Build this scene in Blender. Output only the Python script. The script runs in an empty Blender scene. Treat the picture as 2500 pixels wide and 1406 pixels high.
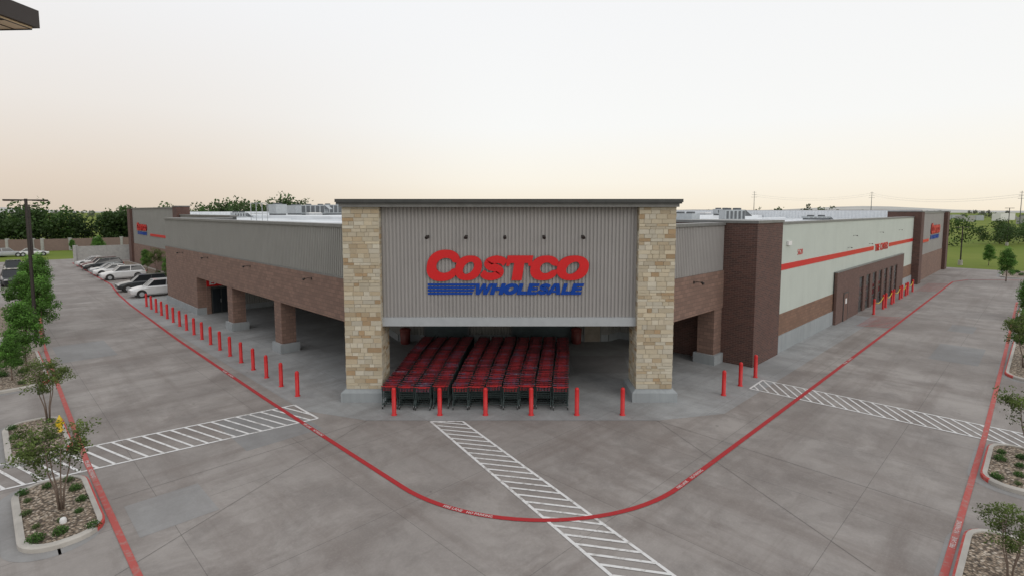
import bpy, math, random
import numpy as np
from mathutils import Matrix, Vector
random.seed(7); np.random.seed(7)
S2=math.sqrt(2.0)
scene=bpy.context.scene
COL=scene.collection
OX,OY=-0.1,17.85
def W(p,q): return (OX+(p-q)/S2, OY+(p+q)/S2)
BROT=Matrix.Translation((OX,OY,0))@Matrix.Rotation(math.radians(45),4,'Z')

# ---------------------------------------------------------------- materials
class N:
    def __init__(s,name):
        s.m=bpy.data.materials.new(name); s.m.use_nodes=True
        s.t=s.m.node_tree; s.b=s.t.nodes['Principled BSDF']; s.L=s.t.links
    def n(s,typ,**k):
        x=s.t.nodes.new(typ)
        for a,v in k.items(): setattr(x,a,v)
        return x
    def l(s,a,b): s.L.new(a,b)
    def math(s,op,a,b=None,c=None):
        x=s.n('ShaderNodeMath',operation=op)
        for i,v in enumerate((a,b,c)):
            if v is None: continue
            if isinstance(v,(int,float)): x.inputs[i].default_value=v
            else: s.l(v,x.inputs[i])
        return x.outputs[0]
    def mix(s,fac,a,b,blend='MIX'):
        x=s.n('ShaderNodeMix',data_type='RGBA',blend_type=blend)
        for i,v in ((0,fac),(6,a),(7,b)):
            if isinstance(v,(int,float)): x.inputs[i].default_value=v
            elif isinstance(v,tuple): x.inputs[i].default_value=(*v[:3],1)
            else: s.l(v,x.inputs[i])
        return x.outputs[2]
    def noise(s,vec,scale,detail=4,rough=.55):
        x=s.n('ShaderNodeTexNoise'); x.inputs['Scale'].default_value=scale
        x.inputs['Detail'].default_value=detail; x.inputs['Roughness'].default_value=rough
        if vec is not None: s.l(vec,x.inputs['Vector'])
        return x.outputs[0]
    def ramp(s,f,stops):
        x=s.n('ShaderNodeValToRGB'); r=x.color_ramp
        while len(r.elements)<len(stops): r.elements.new(.5)
        for e,(p,c) in zip(r.elements,stops):
            e.position=p; e.color=(*c,1) if isinstance(c,tuple) else (c,c,c,1)
        s.l(f,x.inputs[0]); return x.outputs[0]
    def scaled(s,v,sc):
        x=s.n('ShaderNodeMapping'); x.inputs['Scale'].default_value=sc; s.l(v,x.inputs['Vector']); return x.outputs[0]
    def obj(s): return s.n('ShaderNodeTexCoord').outputs['Object']
    def pos(s): return s.n('ShaderNodeNewGeometry').outputs['Position']
    def bump(s,h,strength=.3,dist=.02):
        x=s.n('ShaderNodeBump'); x.inputs['Strength'].default_value=strength; x.inputs['Distance'].default_value=dist
        s.l(h,x.inputs['Height']); s.l(x.outputs[0],s.b.inputs['Normal'])
    def done(s,col=None,rough=.7,metal=0.0,spec=None):
        if col is not None:
            if isinstance(col,tuple): s.b.inputs['Base Color'].default_value=(*col,1)
            else: s.l(col,s.b.inputs['Base Color'])
        s.b.inputs['Roughness'].default_value=rough; s.b.inputs['Metallic'].default_value=metal
        if spec is not None: s.b.inputs['Specular IOR Level'].default_value=spec
        return s.m
def simple(name,c,rough=.6,metal=0,var=.15,scale=3,spec=None):
    m=N(name); v=m.noise(m.obj(),scale,5)
    lo=tuple(x*(1-var) for x in c); hi=tuple(min(1,x*(1+var)) for x in c)
    return m.done(m.ramp(v,[(.3,lo),(.7,hi)]),rough,metal,spec)
def weathered(name,c,rough=.55,var=.06,streak=.22):
    """painted metal / panel with vertical rain streaks"""
    m=N(name); o=m.obj(); v=m.noise(o,.6,5)
    lo=tuple(x*(1-var) for x in c); hi=tuple(min(1,x*(1+var)) for x in c)
    col=m.ramp(v,[(.3,lo),(.7,hi)])
    st=m.noise(m.scaled(o,(2.2,2.2,.12)),1.5,5,.65)
    col=m.mix(m.math('MULTIPLY',m.ramp(st,[(.48,0.),(.75,1.)]),streak),col,tuple(x*.55 for x in c))
    return m.done(col,rough)

def mat_concrete(name,c0,c1,joint=4.6,stain=.5,joints=True,wash=.5):
    m=N(name)
    mp=m.n('ShaderNodeMapping'); mp.inputs['Rotation'].default_value=(0,0,math.radians(-45))
    mp.inputs['Location'].default_value=(-12.55,-12.69,0)
    m.l(m.pos(),mp.inputs['Vector']); v=mp.outputs[0]
    wv=m.n('ShaderNodeTexNoise'); wv.inputs['Scale'].default_value=.35; wv.inputs['Detail'].default_value=4; m.l(v,wv.inputs['Vector'])
    va=m.n('ShaderNodeVectorMath',operation='MULTIPLY_ADD'); m.l(wv.outputs[1],va.inputs[0]); va.inputs[1].default_value=(2.2,2.2,0); m.l(v,va.inputs[2]); vw=va.outputs[0]
    n1=m.noise(vw,.13,8,.62); n2=m.noise(vw,.55,8,.7); n3=m.noise(v,14,4,.7); n4=m.noise(vw,.23,9,.72)
    base=m.mix(m.ramp(n1,[(.36,0.),(.60,1.)]),c0,c1)
    base=m.mix(m.math('MULTIPLY',m.ramp(n4,[(.47,0.),(.58,1.)]),.50*stain),base,(c0[0]*.68,c0[1]*.64,c0[2]*.62))
    base=m.mix(m.math('MULTIPLY',m.ramp(n2,[(.48,0.),(.64,1.)]),.5*stain),base,(c0[0]*.64,c0[1]*.63,c0[2]*.63))
    base=m.mix(m.math('MULTIPLY',m.ramp(n2,[(.33,1.),(.46,0.)]),.6*wash),base,tuple(x*1.28 for x in c1))
    st=m.noise(m.scaled(v,(.05,.8,1)),.8,7,.68)
    base=m.mix(m.math('MULTIPLY',m.ramp(st,[(.5,0.),(.65,1.)]),.48*stain),base,(c0[0]*.62,c0[1]*.56,c0[2]*.53))
    st=m.noise(m.scaled(v,(.8,.05,1)),.7,7,.68)
    base=m.mix(m.math('MULTIPLY',m.ramp(st,[(.51,0.),(.66,1.)]),.46*stain),base,(c0[0]*.62,c0[1]*.56,c0[2]*.53))
    sep=m.n('ShaderNodeSeparateXYZ'); m.l(v,sep.inputs[0])
    if joints:
        fx=m.math('FLOOR',m.math('DIVIDE',sep.outputs[0],joint)); fy=m.math('FLOOR',m.math('DIVIDE',sep.outputs[1],joint))
        cb=m.n('ShaderNodeCombineXYZ'); m.l(fx,cb.inputs[0]); m.l(fy,cb.inputs[1])
        wn=m.n('ShaderNodeTexWhiteNoise',noise_dimensions='3D'); m.l(cb.outputs[0],wn.inputs['Vector'])
        base=m.mix(m.math('MULTIPLY',wn.outputs[0],.24),base,tuple(x*.78 for x in c0))
        masks=[]
        for o in (0,1):
            f=m.math('FRACT',m.math('DIVIDE',sep.outputs[o],joint))
            masks.append(m.math('GREATER_THAN',m.math('ABSOLUTE',m.math('SUBTRACT',f,.5)),.4980))
        jm=m.math('MAXIMUM',masks[0],masks[1])
        base=m.mix(m.math('MULTIPLY',jm,.55),base,tuple(x*.32 for x in c0))
    vo=m.n('ShaderNodeTexVoronoi'); vo.inputs['Scale'].default_value=.55; m.l(v,vo.inputs['Vector'])
    sp=m.math('LESS_THAN',vo.outputs['Distance'],.035)
    base=m.mix(m.math('MULTIPLY',sp,.45),base,tuple(x*.35 for x in c0))
    base=m.mix(m.math('MULTIPLY',m.math('SUBTRACT',n3,.5),.6),base,tuple(x*1.5 for x in c1))
    m.bump(n3,.25,.01)
    return m.done(base,.8)
def mat_brick(name,c1,c2,mortar,w=.4,h=.2,gap=.012,bias=0):
    m=N(name); o=m.obj()
    sep=m.n('ShaderNodeSeparateXYZ'); m.l(o,sep.inputs[0])
    cb=m.n('ShaderNodeCombineXYZ'); m.l(m.math('ADD',sep.outputs[0],sep.outputs[1]),cb.inputs[0]); m.l(sep.outputs[2],cb.inputs[1])
    b=m.n('ShaderNodeTexBrick'); b.inputs['Scale'].default_value=1
    b.inputs['Brick Width'].default_value=w; b.inputs['Row Height'].default_value=h
    b.inputs['Mortar Size'].default_value=gap; b.inputs['Mortar Smooth'].default_value=.1; b.inputs['Bias'].default_value=bias
    b.inputs['Color1'].default_value=(*c1,1); b.inputs['Color2'].default_value=(*c2,1); b.inputs['Mortar'].default_value=(*mortar,1)
    m.l(cb.outputs[0],b.inputs['Vector'])
    n=m.noise(o,.5,5); n2=m.noise(o,25,3)
    c=m.mix(m.ramp(n,[(.35,0.),(.75,.3)]),b.outputs[0],tuple(x*.6 for x in c1))
    c=m.mix(m.math('MULTIPLY',n2,.3),c,tuple(x*.7 for x in c1))
    iv=m.math('SUBTRACT',1.0,b.outputs['Fac']); m.bump(iv,.5,.01)
    return m.done(c,.88)
def mat_attr(name,rough=.7,noise_scale=8,var=.25,spec=None,trans=0):
    m=N(name); a=m.n('ShaderNodeAttribute',attribute_name='Col')
    n=m.noise(m.obj(),noise_scale,5,.6)
    c=m.mix(m.math('MULTIPLY',n,var),a.outputs[0],(.02,.02,.02))
    m.bump(n,.3,.01); m.done(c,rough,0,spec)
    if trans:
        tr=m.n('ShaderNodeBsdfTranslucent'); m.l(c,tr.inputs[0]); ms=m.n('ShaderNodeMixShader'); ms.inputs[0].default_value=trans
        out=m.t.nodes['Material Output']; m.l(m.b.outputs[0],ms.inputs[1]); m.l(tr.outputs[0],ms.inputs[2]); m.l(ms.outputs[0],out.inputs[0])
    return m.m

M={}
M['conc']=mat_concrete('drive_concrete',(.235,.214,.201),(.315,.292,.276),stain=1.0)
M['apron']=mat_concrete('apron_concrete',(.25,.256,.258),(.335,.342,.345),joint=3.05,stain=.8)
M['patch']=mat_concrete('patch_concrete',(.235,.232,.230),(.275,.273,.272),joints=False,stain=.6)
M['patchd']=mat_concrete('dark_patch_concrete',(.205,.202,.202),(.24,.24,.24),joints=False,stain=.5)
M['kerb']=simple('kerb_concrete',(.40,.38,.35),.85,scale=1.5)
M['plinth']=weathered('cast_plinth',(.29,.315,.33),.85,.1,.4)
M['joint']=simple('joint_sealant',(.10,.095,.09),.9)
def mat_paint(name,c,under,wear):
    m=N(name); p=m.pos(); n=m.noise(p,5,6,.7); n2=m.noise(p,.4,3)
    f=m.ramp(m.math('ADD',m.math('MULTIPLY',n,.75),m.math('MULTIPLY',n2,.25)),[(.5+wear,0.),(.62+wear,.85)])
    return m.done(m.mix(f,c,under),.75)
M['white']=mat_paint('white_road_paint',(.66,.66,.66),(.34,.32,.30),.01)
M['red']=mat_paint('red_road_paint',(.36,.014,.018),(.24,.07,.065),.06)
M['redkerb']=mat_paint('red_kerb_paint',(.48,.065,.055),(.38,.22,.2),.02)
M['redold']=mat_paint('weathered_red_paint',(.40,.075,.065),(.32,.19,.17),.0)
M['letpaint']=mat_paint('faded_white_paint',(.56,.52,.51),(.36,.2,.19),.02)
M['bolred']=simple('bollard_red',(.50,.010,.012),.5,var=.12,scale=5)
M['siding']=weathered('grey_ribbed_metal',(.30,.290,.285),.55,.05,.12)
M['sidingdk']=weathered('grey_green_ribbed_metal',(.245,.245,.233),.55,.05,.12)
M['sidingroof']=simple('white_ribbed_metal',(.62,.65,.68),.5,0,var=.08)
M['cap']=simple('dark_metal_coping',(.055,.058,.058),.45,.2)
M['capl']=simple('grey_metal_coping',(.17,.172,.17),.45,.1)
M['fascia']=simple('pale_metal_fascia',(.38,.405,.43),.45,.1,var=.05)
M['block']=mat_brick('brown_split_block',(.255,.160,.126),(.175,.112,.090),(.115,.085,.073),.42,.2,.012)
M['blocktan']=mat_brick('tan_block',(.25,.145,.098),(.18,.105,.075),(.13,.09,.07),.42,.2,.012)
M['dbrick']=mat_brick('dark_brick',(.125,.062,.050),(.068,.040,.035),(.17,.12,.105),.3,.1,.009)
M['baybrick']=mat_brick('brown_bay_brick',(.16,.090,.074),(.10,.060,.052),(.17,.125,.11),.3,.1,.009)
M['whitewall']=weathered('white_panel',(.48,.53,.49),.7,.04,.12)
M['membrane']=simple('white_roof_membrane',(.66,.69,.72),.6,var=.1,scale=.2)
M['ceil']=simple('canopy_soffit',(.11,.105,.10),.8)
M['stone']=mat_attr('limestone',.9,9,.25)
M['mortar']=simple('stone_mortar',(.42,.38,.31),.95)
M['signred']=simple('sign_red',(.58,.006,.010),.35,var=.04)
M['signblue']=simple('sign_blue',(.004,.048,.30),.5,var=.04,spec=.2)
M['signedge']=simple('sign_edge',(.24,.006,.008),.5)
M['textwhite']=simple('white_lettering',(.7,.7,.7),.6,var=.05)
M['roller']=simple('roller_door_grey',(.065,.092,.10),.5)
M['manbeige']=simple('beige_door',(.24,.21,.17),.6)
M['manbrown']=simple('brown_door',(.13,.07,.055),.6)
M['glass']=simple('dark_glass',(.018,.022,.026),.08,var=.1)
M['pole']=simple('bronze_pole',(.035,.028,.026),.5,.3)
M['steel']=simple('galvanised_steel',(.42,.44,.46),.45,.5)
M['cart']=simple('cart_wire',(.055,.08,.08),.4,.4)
def mat_cartred():
    m=N('cart_red_plastic'); oi=m.n('ShaderNodeObjectInfo'); n=m.noise(m.pos(),3.5,3,.6); n2=m.noise(m.pos(),20,2,.6)
    f=m.math('ADD',m.math('MULTIPLY',oi.outputs['Random'],.3),m.math('ADD',m.math('MULTIPLY',n,.4),m.math('MULTIPLY',n2,.45)))
    return m.done(m.ramp(f,[(.32,(.035,.012,.018)),(.48,(.13,.010,.016)),(.62,(.27,.014,.018)),(.74,(.08,.055,.10)),(.86,(.26,.17,.19))]),.5)
M['cartred']=mat_cartred()
M['carthandle']=simple('cart_handle_red',(.36,.014,.018),.45)
M['rubber']=simple('black_rubber',(.02,.02,.02),.7)
M['leaf']=mat_attr('leaves',.6,3,.12,.3,.35)
M['bark']=simple('bark',(.16,.12,.095),.9,scale=12)
M['yellow']=simple('yellow_paint',(.62,.44,.02),.5)
M['bin']=simple('maroon_bin',(.16,.035,.03),.5)
M['rtu']=simple('rooftop_unit_grey',(.36,.39,.41),.5,var=.1)
M['rtud']=simple('rooftop_unit_grille',(.10,.11,.12),.6)
M['wallp']=mat_brick('perimeter_block',(.22,.155,.135),(.19,.135,.12),(.18,.14,.12),.4,.2,.01)
M['wallg']=simple('grey_concrete_wall',(.34,.34,.33),.85)
M['lens']=simple('lamp_lens',(.78,.60,.40),.3)
def mat_gravel():
    m=N('gravel_bed'); v=m.n('ShaderNodeTexVoronoi'); v.inputs['Scale'].default_value=15; m.l(m.pos(),v.inputs['Vector'])
    s=m.n('ShaderNodeSeparateColor'); m.l(v.outputs['Color'],s.inputs[0])
    c=m.ramp(s.outputs[0],[(0,(.10,.075,.055)),(.35,(.26,.195,.14)),(.7,(.40,.32,.24)),(1,(.60,.52,.43))])
    d=m.ramp(v.outputs['Distance'],[(.25,1.),(.7,.3)])
    return m.done(m.mix(1.0,c,d,'MULTIPLY'),.9)
M['gravel']=mat_gravel()
def mat_grass():
    m=N('grass'); p=m.pos(); a=m.noise(p,.02,6,.6); b=m.noise(p,.5,5,.6)
    c=m.mix(m.ramp(a,[(.35,0.),(.65,1.)]),(.12,.175,.026),(.21,.235,.05))
    return m.done(m.mix(m.math('MULTIPLY',b,.45),c,(.08,.12,.02)),.95,0,.1)
M['grass']=mat_grass()

# ---------------------------------------------------------------- mesh builder
class MB:
    def __init__(s): s.v=[];s.f=[];s.m=[];s.c=[]
    def face(s,pts,m=0,c=None):
        i=len(s.v); s.v+= [tuple(p) for p in pts]; s.f.append(tuple(range(i,i+len(pts)))); s.m.append(m); s.c.append(c)
    def box(s,x0,x1,y0,y1,z0,z1,m=0,c=None):
        i=len(s.v)
        s.v+=[(x0,y0,z0),(x1,y0,z0),(x1,y1,z0),(x0,y1,z0),(x0,y0,z1),(x1,y0,z1),(x1,y1,z1),(x0,y1,z1)]
        for f in ((0,3,2,1),(4,5,6,7),(0,1,5,4),(1,2,6,5),(2,3,7,6),(3,0,4,7)):
            s.f.append(tuple(i+k for k in f)); s.m.append(m); s.c.append(c)
    def bar(s,a,b,r,m=0,seg=4): s.tube([a,b],[r,r],m,seg)
    def tube(s,pts,rad,m=0,seg=6,cap=True):
        i0=len(s.v); n=len(pts)
        for k in range(n):
            P=Vector(pts[k]); d=(Vector(pts[min(k+1,n-1)])-Vector(pts[max(k-1,0)]))
            d.normalize(); a=Vector((0,0,1)) if abs(d.z)<.9 else Vector((1,0,0))
            u=d.cross(a).normalized(); w=d.cross(u)
            for j in range(seg):
                t=2*math.pi*(j+.5)/seg
                s.v.append(tuple(P+(u*math.cos(t)+w*math.sin(t))*rad[k]))
        for k in range(n-1):
            for j in range(seg):
                a=i0+k*seg+j; b=i0+k*seg+(j+1)%seg
                s.f.append((a,b,b+seg,a+seg)); s.m.append(m); s.c.append(None)
        if cap:
            s.f.append(tuple(i0+j for j in range(seg))[::-1]); s.m.append(m); s.c.append(None)
            s.f.append(tuple(i0+(n-1)*seg+j for j in range(seg))); s.m.append(m); s.c.append(None)
    def lathe(s,prof,cx=0,cy=0,seg=16,m=0,cz=0):
        s_=len(s.v)
        for r,z in prof:
            for j in range(seg):
                t=2*math.pi*j/seg; s.v.append((cx+r*math.cos(t),cy+r*math.sin(t),cz+z))
        for k in range(len(prof)-1):
            for j in range(seg):
                a=s_+k*seg+j; b=s_+k*seg+(j+1)%seg
                s.f.append((a,b,b+seg,a+seg)); s.m.append(m); s.c.append(None)
        s.f.append(tuple(s_+(len(prof)-1)*seg+j for j in range(seg))); s.m.append(m); s.c.append(None)
    def prism(s,poly,z0,z1,m=0,top=None):
        n=len(poly); i=len(s.v)
        s.v+=[(x,y,z0) for x,y in poly]+[(x,y,z1) for x,y in poly]
        for k in range(n):
            s.f.append((i+k,i+(k+1)%n,i+n+(k+1)%n,i+n+k)); s.m.append(m); s.c.append(None)
        s.f.append(tuple(i+n+k for k in range(n))); s.m.append(m if top is None else top); s.c.append(None)
        s.f.append(tuple(i+k for k in range(n))[::-1]); s.m.append(m); s.c.append(None)
    def siding(s,a,b,z0,z1,pitch=.165,depth=.035,m=0):
        """profiled sheet along a->b, outward normal on the right of a->b"""
        ax,ay=a; bx,by=b; L=math.hypot(bx-ax,by-ay); ux,uy=(bx-ax)/L,(by-ay)/L; nx,ny=uy,-ux
        n=max(1,round(L/pitch)); w=L/n; pr=[]
        for k in range(n):
            for f,d in ((0,0),(.28,0),(.38,1),(.90,1)): pr.append((k*w+f*w,d*depth))
        pr.append((L,0))
        i=len(s.v)
        for t,d in pr:
            x=ax+ux*t+nx*d; y=ay+uy*t+ny*d; s.v+=[(x,y,z0),(x,y,z1)]
        for k in range(len(pr)-1):
            s.f.append((i+2*k,i+2*k+2,i+2*k+3,i+2*k+1)); s.m.append(m); s.c.append(None)
    def mesh(s,name,mats,smooth=False):
        me=bpy.data.meshes.new(name); me.from_pydata(s.v,[],s.f)
        for mt in mats: me.materials.append(mt)
        me.polygons.foreach_set('material_index',s.m)
        if any(c is not None for c in s.c):
            at=me.attributes.new('Col','FLOAT_COLOR','FACE')
            arr=[]
            for c in s.c: arr+= [*(c or (.3,.3,.3)),1]
            at.data.foreach_set('color',arr)
        if smooth: me.polygons.foreach_set('use_smooth',[True]*len(me.polygons))
        me.update(); return me
def add(name,me,parent=None,mat=None,world=False):
    o=bpy.data.objects.new(name,me); COL.objects.link(o)
    if parent is not None:
        o.parent=parent
        if world: o.matrix_parent_inverse=parent.matrix_world.inverted()
    if mat is not None: o.matrix_basis=mat
    return o
def empty(name,mat=Matrix()):
    o=bpy.data.objects.new(name,None); COL.objects.link(o); o.matrix_world=mat; o.empty_display_size=.2
    bpy.context.view_layer.update(); return o
def top(o,label,cat,group=None):
    o['label']=label; o['category']=cat
    if group: o['group']=group
    return o
def struct(o,kind='structure'): o['kind']=kind; return o
def copy_tree(o,mat):
    n=o.copy(); COL.objects.link(n); n.matrix_world=mat
    def rec(src,dst):
        for ch in list(src.children):
            c=ch.copy(); COL.objects.link(c); c.parent=dst
            c.matrix_parent_inverse=ch.matrix_parent_inverse.copy(); c.matrix_basis=ch.matrix_basis.copy()
            rec(ch,c)
    rec(o,n); return n
def text_mesh(body,mat,extrude=.02,offset=0.0,shear=0.0,spacing=1.0):
    cu=bpy.data.curves.new('text','FONT'); cu.body=body; cu.size=1; cu.extrude=extrude; cu.offset=offset; cu.shear=shear
    cu.space_character=spacing; cu.resolution_u=4
    ob=bpy.data.objects.new('text',cu); COL.objects.link(ob); bpy.context.view_layer.update()
    dg=bpy.context.evaluated_depsgraph_get(); me=bpy.data.meshes.new_from_object(ob.evaluated_get(dg))
    bpy.data.objects.remove(ob); me.materials.clear(); me.materials.append(mat); return me
def fit(me,u0,u1,v0,v1,upright=True,y=0.0,thick=.03):
    n=len(me.vertices); a=np.zeros(n*3); me.vertices.foreach_get('co',a); a=a.reshape(-1,3)
    mn=a.min(0); mx=a.max(0); r=(a-mn)/np.maximum(mx-mn,1e-6)
    u=u0+r[:,0]*(u1-u0); v=v0+r[:,1]*(v1-v0); w=r[:,2]*thick
    if upright: b=np.stack([u,y-w,v],1)
    else: b=np.stack([u,v,y+w*0],1)
    me.vertices.foreach_set('co',b.reshape(-1)); me.update(); return me

# ---------------------------------------------------------------- ground & markings
mb=MB(); mb.face([(-4000,-300,0),(4000,-300,0),(4000,6000,0),(-4000,6000,0)])
struct(add('ground',mb.mesh('ground',[M['grass']])))
mb=MB(); pl=[(-62,-62),(60,-52),(91,-22),(93,110),(-30,110),(-62,70)]
mb.face([(*W(p,q),.004) for p,q in pl]); struct(add('parking_lot_pavement',mb.mesh('pavement',[M['conc']])))
mb=MB()
pts=[W(-3.1,50),W(-3.1,9.4)]+[(-5.9,21.2),(5.9,21.2)]+[W(9.3,-3.5),W(38,-3.5),W(38,20),W(20,50)]
mb.face([(x,y,.008) for x,y in pts]); struct(add('entrance_apron_pavement',mb.mesh('apron',[M['apron']])))
def sheet(name,pts,z,mat):
    b=MB(); b.face([(x,y,z) for x,y in pts]); return struct(add(name,b.mesh(name,[mat])))
sheet('pavement_patch',[W(-10,3.6),W(-8.1,3.6),W(-8.1,5.7),W(-10,5.7)],.008,M['patch'])
sheet('pavement_patch',[W(-6.2,7.0),W(-3.4,7.0),W(-3.4,10.6),W(-6.2,10.6)],.008,M['patchd'])
sheet('pavement_patch',[W(26,-10.4),W(31,-10.4),W(31,-8.2),W(26,-8.2)],.008,M['patchd'])
sheet('pavement_patch',[W(36,-9.4),W(39,-9.4),W(39,-8.0),W(36,-8.0)],.008,M['patchd'])
sheet('pavement_patch',[W(-9.6,26),W(-7,26),W(-7,31),W(-9.6,31)],.008,M['patchd'])
sheet('pavement_patch',[(3.3,27.6),(6.2,27.6),(6.6,31),(3.3,31)],.012,M['patchd'])  # darker floor zone under the canopy
for a,c in (((-5.9,21.2),(-9.6,11)),((5.9,21.2),(8.6,12)),((-5.9,21.2),W(-10.2,6.4)),((5.9,21.2),W(6.4,-11)),((-5.9,21.2),(5.9,21.2))):
    dx,dy=c[0]-a[0],c[1]-a[1]; l=math.hypot(dx,dy); nx,ny=-dy/l*.006,dx/l*.006
    sheet('pavement_joint',[(a[0]-nx,a[1]-ny),(c[0]-nx,c[1]-ny),(c[0]+nx,c[1]+ny),(a[0]+nx,a[1]+ny)],.011,M['joint'])

def ribbon(name,path,w,z,mat):
    b=MB(); n=len(path); L=[];R=[]
    for k in range(n):
        a=path[max(k-1,0)]; c=path[min(k+1,n-1)]
        dx,dy=c[0]-a[0],c[1]-a[1]; l=math.hypot(dx,dy); nx,ny=-dy/l,dx/l
        L.append((path[k][0]+nx*w/2,path[k][1]+ny*w/2,z)); R.append((path[k][0]-nx*w/2,path[k][1]-ny*w/2,z))
    for k in range(n-1): b.face([R[k],R[k+1],L[k+1],L[k]])
    return struct(add(name,b.mesh(name,[mat])))
path=[(-1.6,100),(-1.8,64),(-2.6,54),(-3.0,46),(-3.5,28),(-3.7,12),(-3.7,.9)]
path=[W(*p) for p in path]
for k in range(1,24):
    t=math.pi+ (math.pi/2)*k/24; path.append(W(2.3+6*math.cos(t),.9+6*math.sin(t)))
path+=[W(2.3,-5.1),W(14,-5.1),W(36,-5.05),W(70,-4.9),W(74,-6),W(78,-10.8)]
ribbon('fire_lane_line',path,.17,.020,M['red'])
ribbon('fire_lane_line',[W(-10.35,-3),W(-10.35,10),W(-10.15,21),W(-9.9,33),W(-9.2,46),W(-8.6,60)],.16,.020,M['redold'])
ribbon('fire_lane_line',[W(-1,-11.45),W(14,-11.45),W(30,-11.3),W(56,-11)],.16,.020,M['redold'])
ribbon('painted_line',[W(-1.6,100),W(6,99)],.15,.02,M['redold'])

def crosswalk(a0,a1,b0,b1,sdir,spacing,w=.11):
    b=MB()
    def quad(p,q,w,z=.016):
        dx,dy=q[0]-p[0],q[1]-p[1]; l=math.hypot(dx,dy); nx,ny=-dy/l*w/2,dx/l*w/2
        b.face([(p[0]-nx,p[1]-ny,z),(q[0]-nx,q[1]-ny,z),(q[0]+nx,q[1]+ny,z),(p[0]+nx,p[1]+ny,z)])
    quad(a0,a1,w); quad(b0,b1,w)
    A0,A1,B0,B1=map(Vector,(a0,a1,b0,b1)); L=(A1-A0).length; d=(A1-A0)/L; s=Vector(sdir).normalized()
    e1=(B1-B0).normalized(); nb=Vector((-(B1-B0).y,(B1-B0).x)).normalized()
    for k in range(-12,int(L/spacing)+1):
        P=A0+d*(k*spacing); t=(B0-P).dot(nb)/s.dot(nb); Q=P+s*t
        ed=(B0-A0); na=Vector((-ed.y,ed.x)); na=na if na.dot(d)>0 else -na
        vP=(P-A0).dot(na); vQ=(Q-A0).dot(na)
        if vP<0 and vQ<0: continue
        if vP<0: P=P+(Q-P)*(-vP/(vQ-vP))
        if vQ<0: Q=P+(Q-P)*(vP/(vP-vQ))
        if (Q-P).length<.25 or (Q-B0).dot(e1)>(B1-B0).length: continue
        e=(Q-P).normalized()*w*.45
        quad(P+e,Q-e,w*.9,.0165)
    quad(a0,b0,w,.0168)
    return struct(add('crosswalk_marking',b.mesh('crosswalk',[M['white']])))
crosswalk((-3.3,21.1),(3.7,9.6),(-2.0,21.1),(5.2,9.6),(1,-.22),.47,.095)
crosswalk(W(-3.1,10.3),W(-16,12.3),W(-3.05,8.1),W(-16,10.0),(1,-.55),.46,.10)
crosswalk(W(15.1,-2.95),W(15.5,-17),W(13.3,-3.0),W(13.9,-17),(-.12,-1),.46,.095)

def ground_text(body,c,ang,length,h):
    me=text_mesh(body,M['letpaint'],0,.012); fit(me,-length/2,length/2,-h/2,h/2,False)
    o=add('fire_lane_lettering',me,None,Matrix.Translation((c[0],c[1],.024))@Matrix.Rotation(ang,4,'Z')); struct(o)
def arc(s):
    t=math.radians(s); return W(2.3+6*math.cos(t),.9+6*math.sin(t))
for s,bd,ln in ((199.5,'FIRE LANE',.62),(207.5,'NO PARKING',.78)):
    ground_text(bd,arc(s),math.radians(s+90+45),ln,.105)
for (p,q),a in (((3.0,-5.1),45),((-3.7,7.2),-45),((-3.64,17.3),-45),((22,-5.07),45),((-10.35,9.3),-45),((5.2,-11.45),45)):
    e=(1/S2,1/S2) if a==45 else (1/S2,-1/S2); c=W(p,q)
    ground_text('FIRE LANE',(c[0]-e[0]*.45,c[1]-e[1]*.45),math.radians(a),.62,.105)
    ground_text('NO PARKING',(c[0]+e[0]*.5,c[1]+e[1]*.5),math.radians(a),.78,.105)
b=MB()
for k in range(9):
    p=33.4+k*.62; A=W(p,-3.0); B=W(p+1.0,-4.9); b.face([(A[0],A[1],.016),(A[0]+.1,A[1]+.1,.016),(B[0]+.1,B[1]+.1,.016),(B[0],B[1],.016)])
for k in range(10):
    p=58+k*.9; A=W(p,-3.0); B=W(p+1.2,-4.8); b.face([(A[0],A[1],.016),(A[0]+.12,A[1]+.12,.016),(B[0]+.12,B[1]+.12,.016),(B[0],B[1],.016)])
struct(add('hatched_marking',b.mesh('hatch',[M['redold']])))
b=MB()
for k in range(14):
    q=49.0+k*2.75
    b.face([(x,y,.012) for x,y in [W(-2.2,q),W(2.6,q),W(2.6,q+.1),W(-2.2,q+.1)]])
for k in range(18):
    q=40+k*2.75
    b.face([(x,y,.012) for x,y in [W(-24,q),W(-18.5,q),W(-18.5,q+.1),W(-24,q+.1)]])
struct(add('parking_stall_marking',b.mesh('stalls',[M['white']])))

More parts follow.
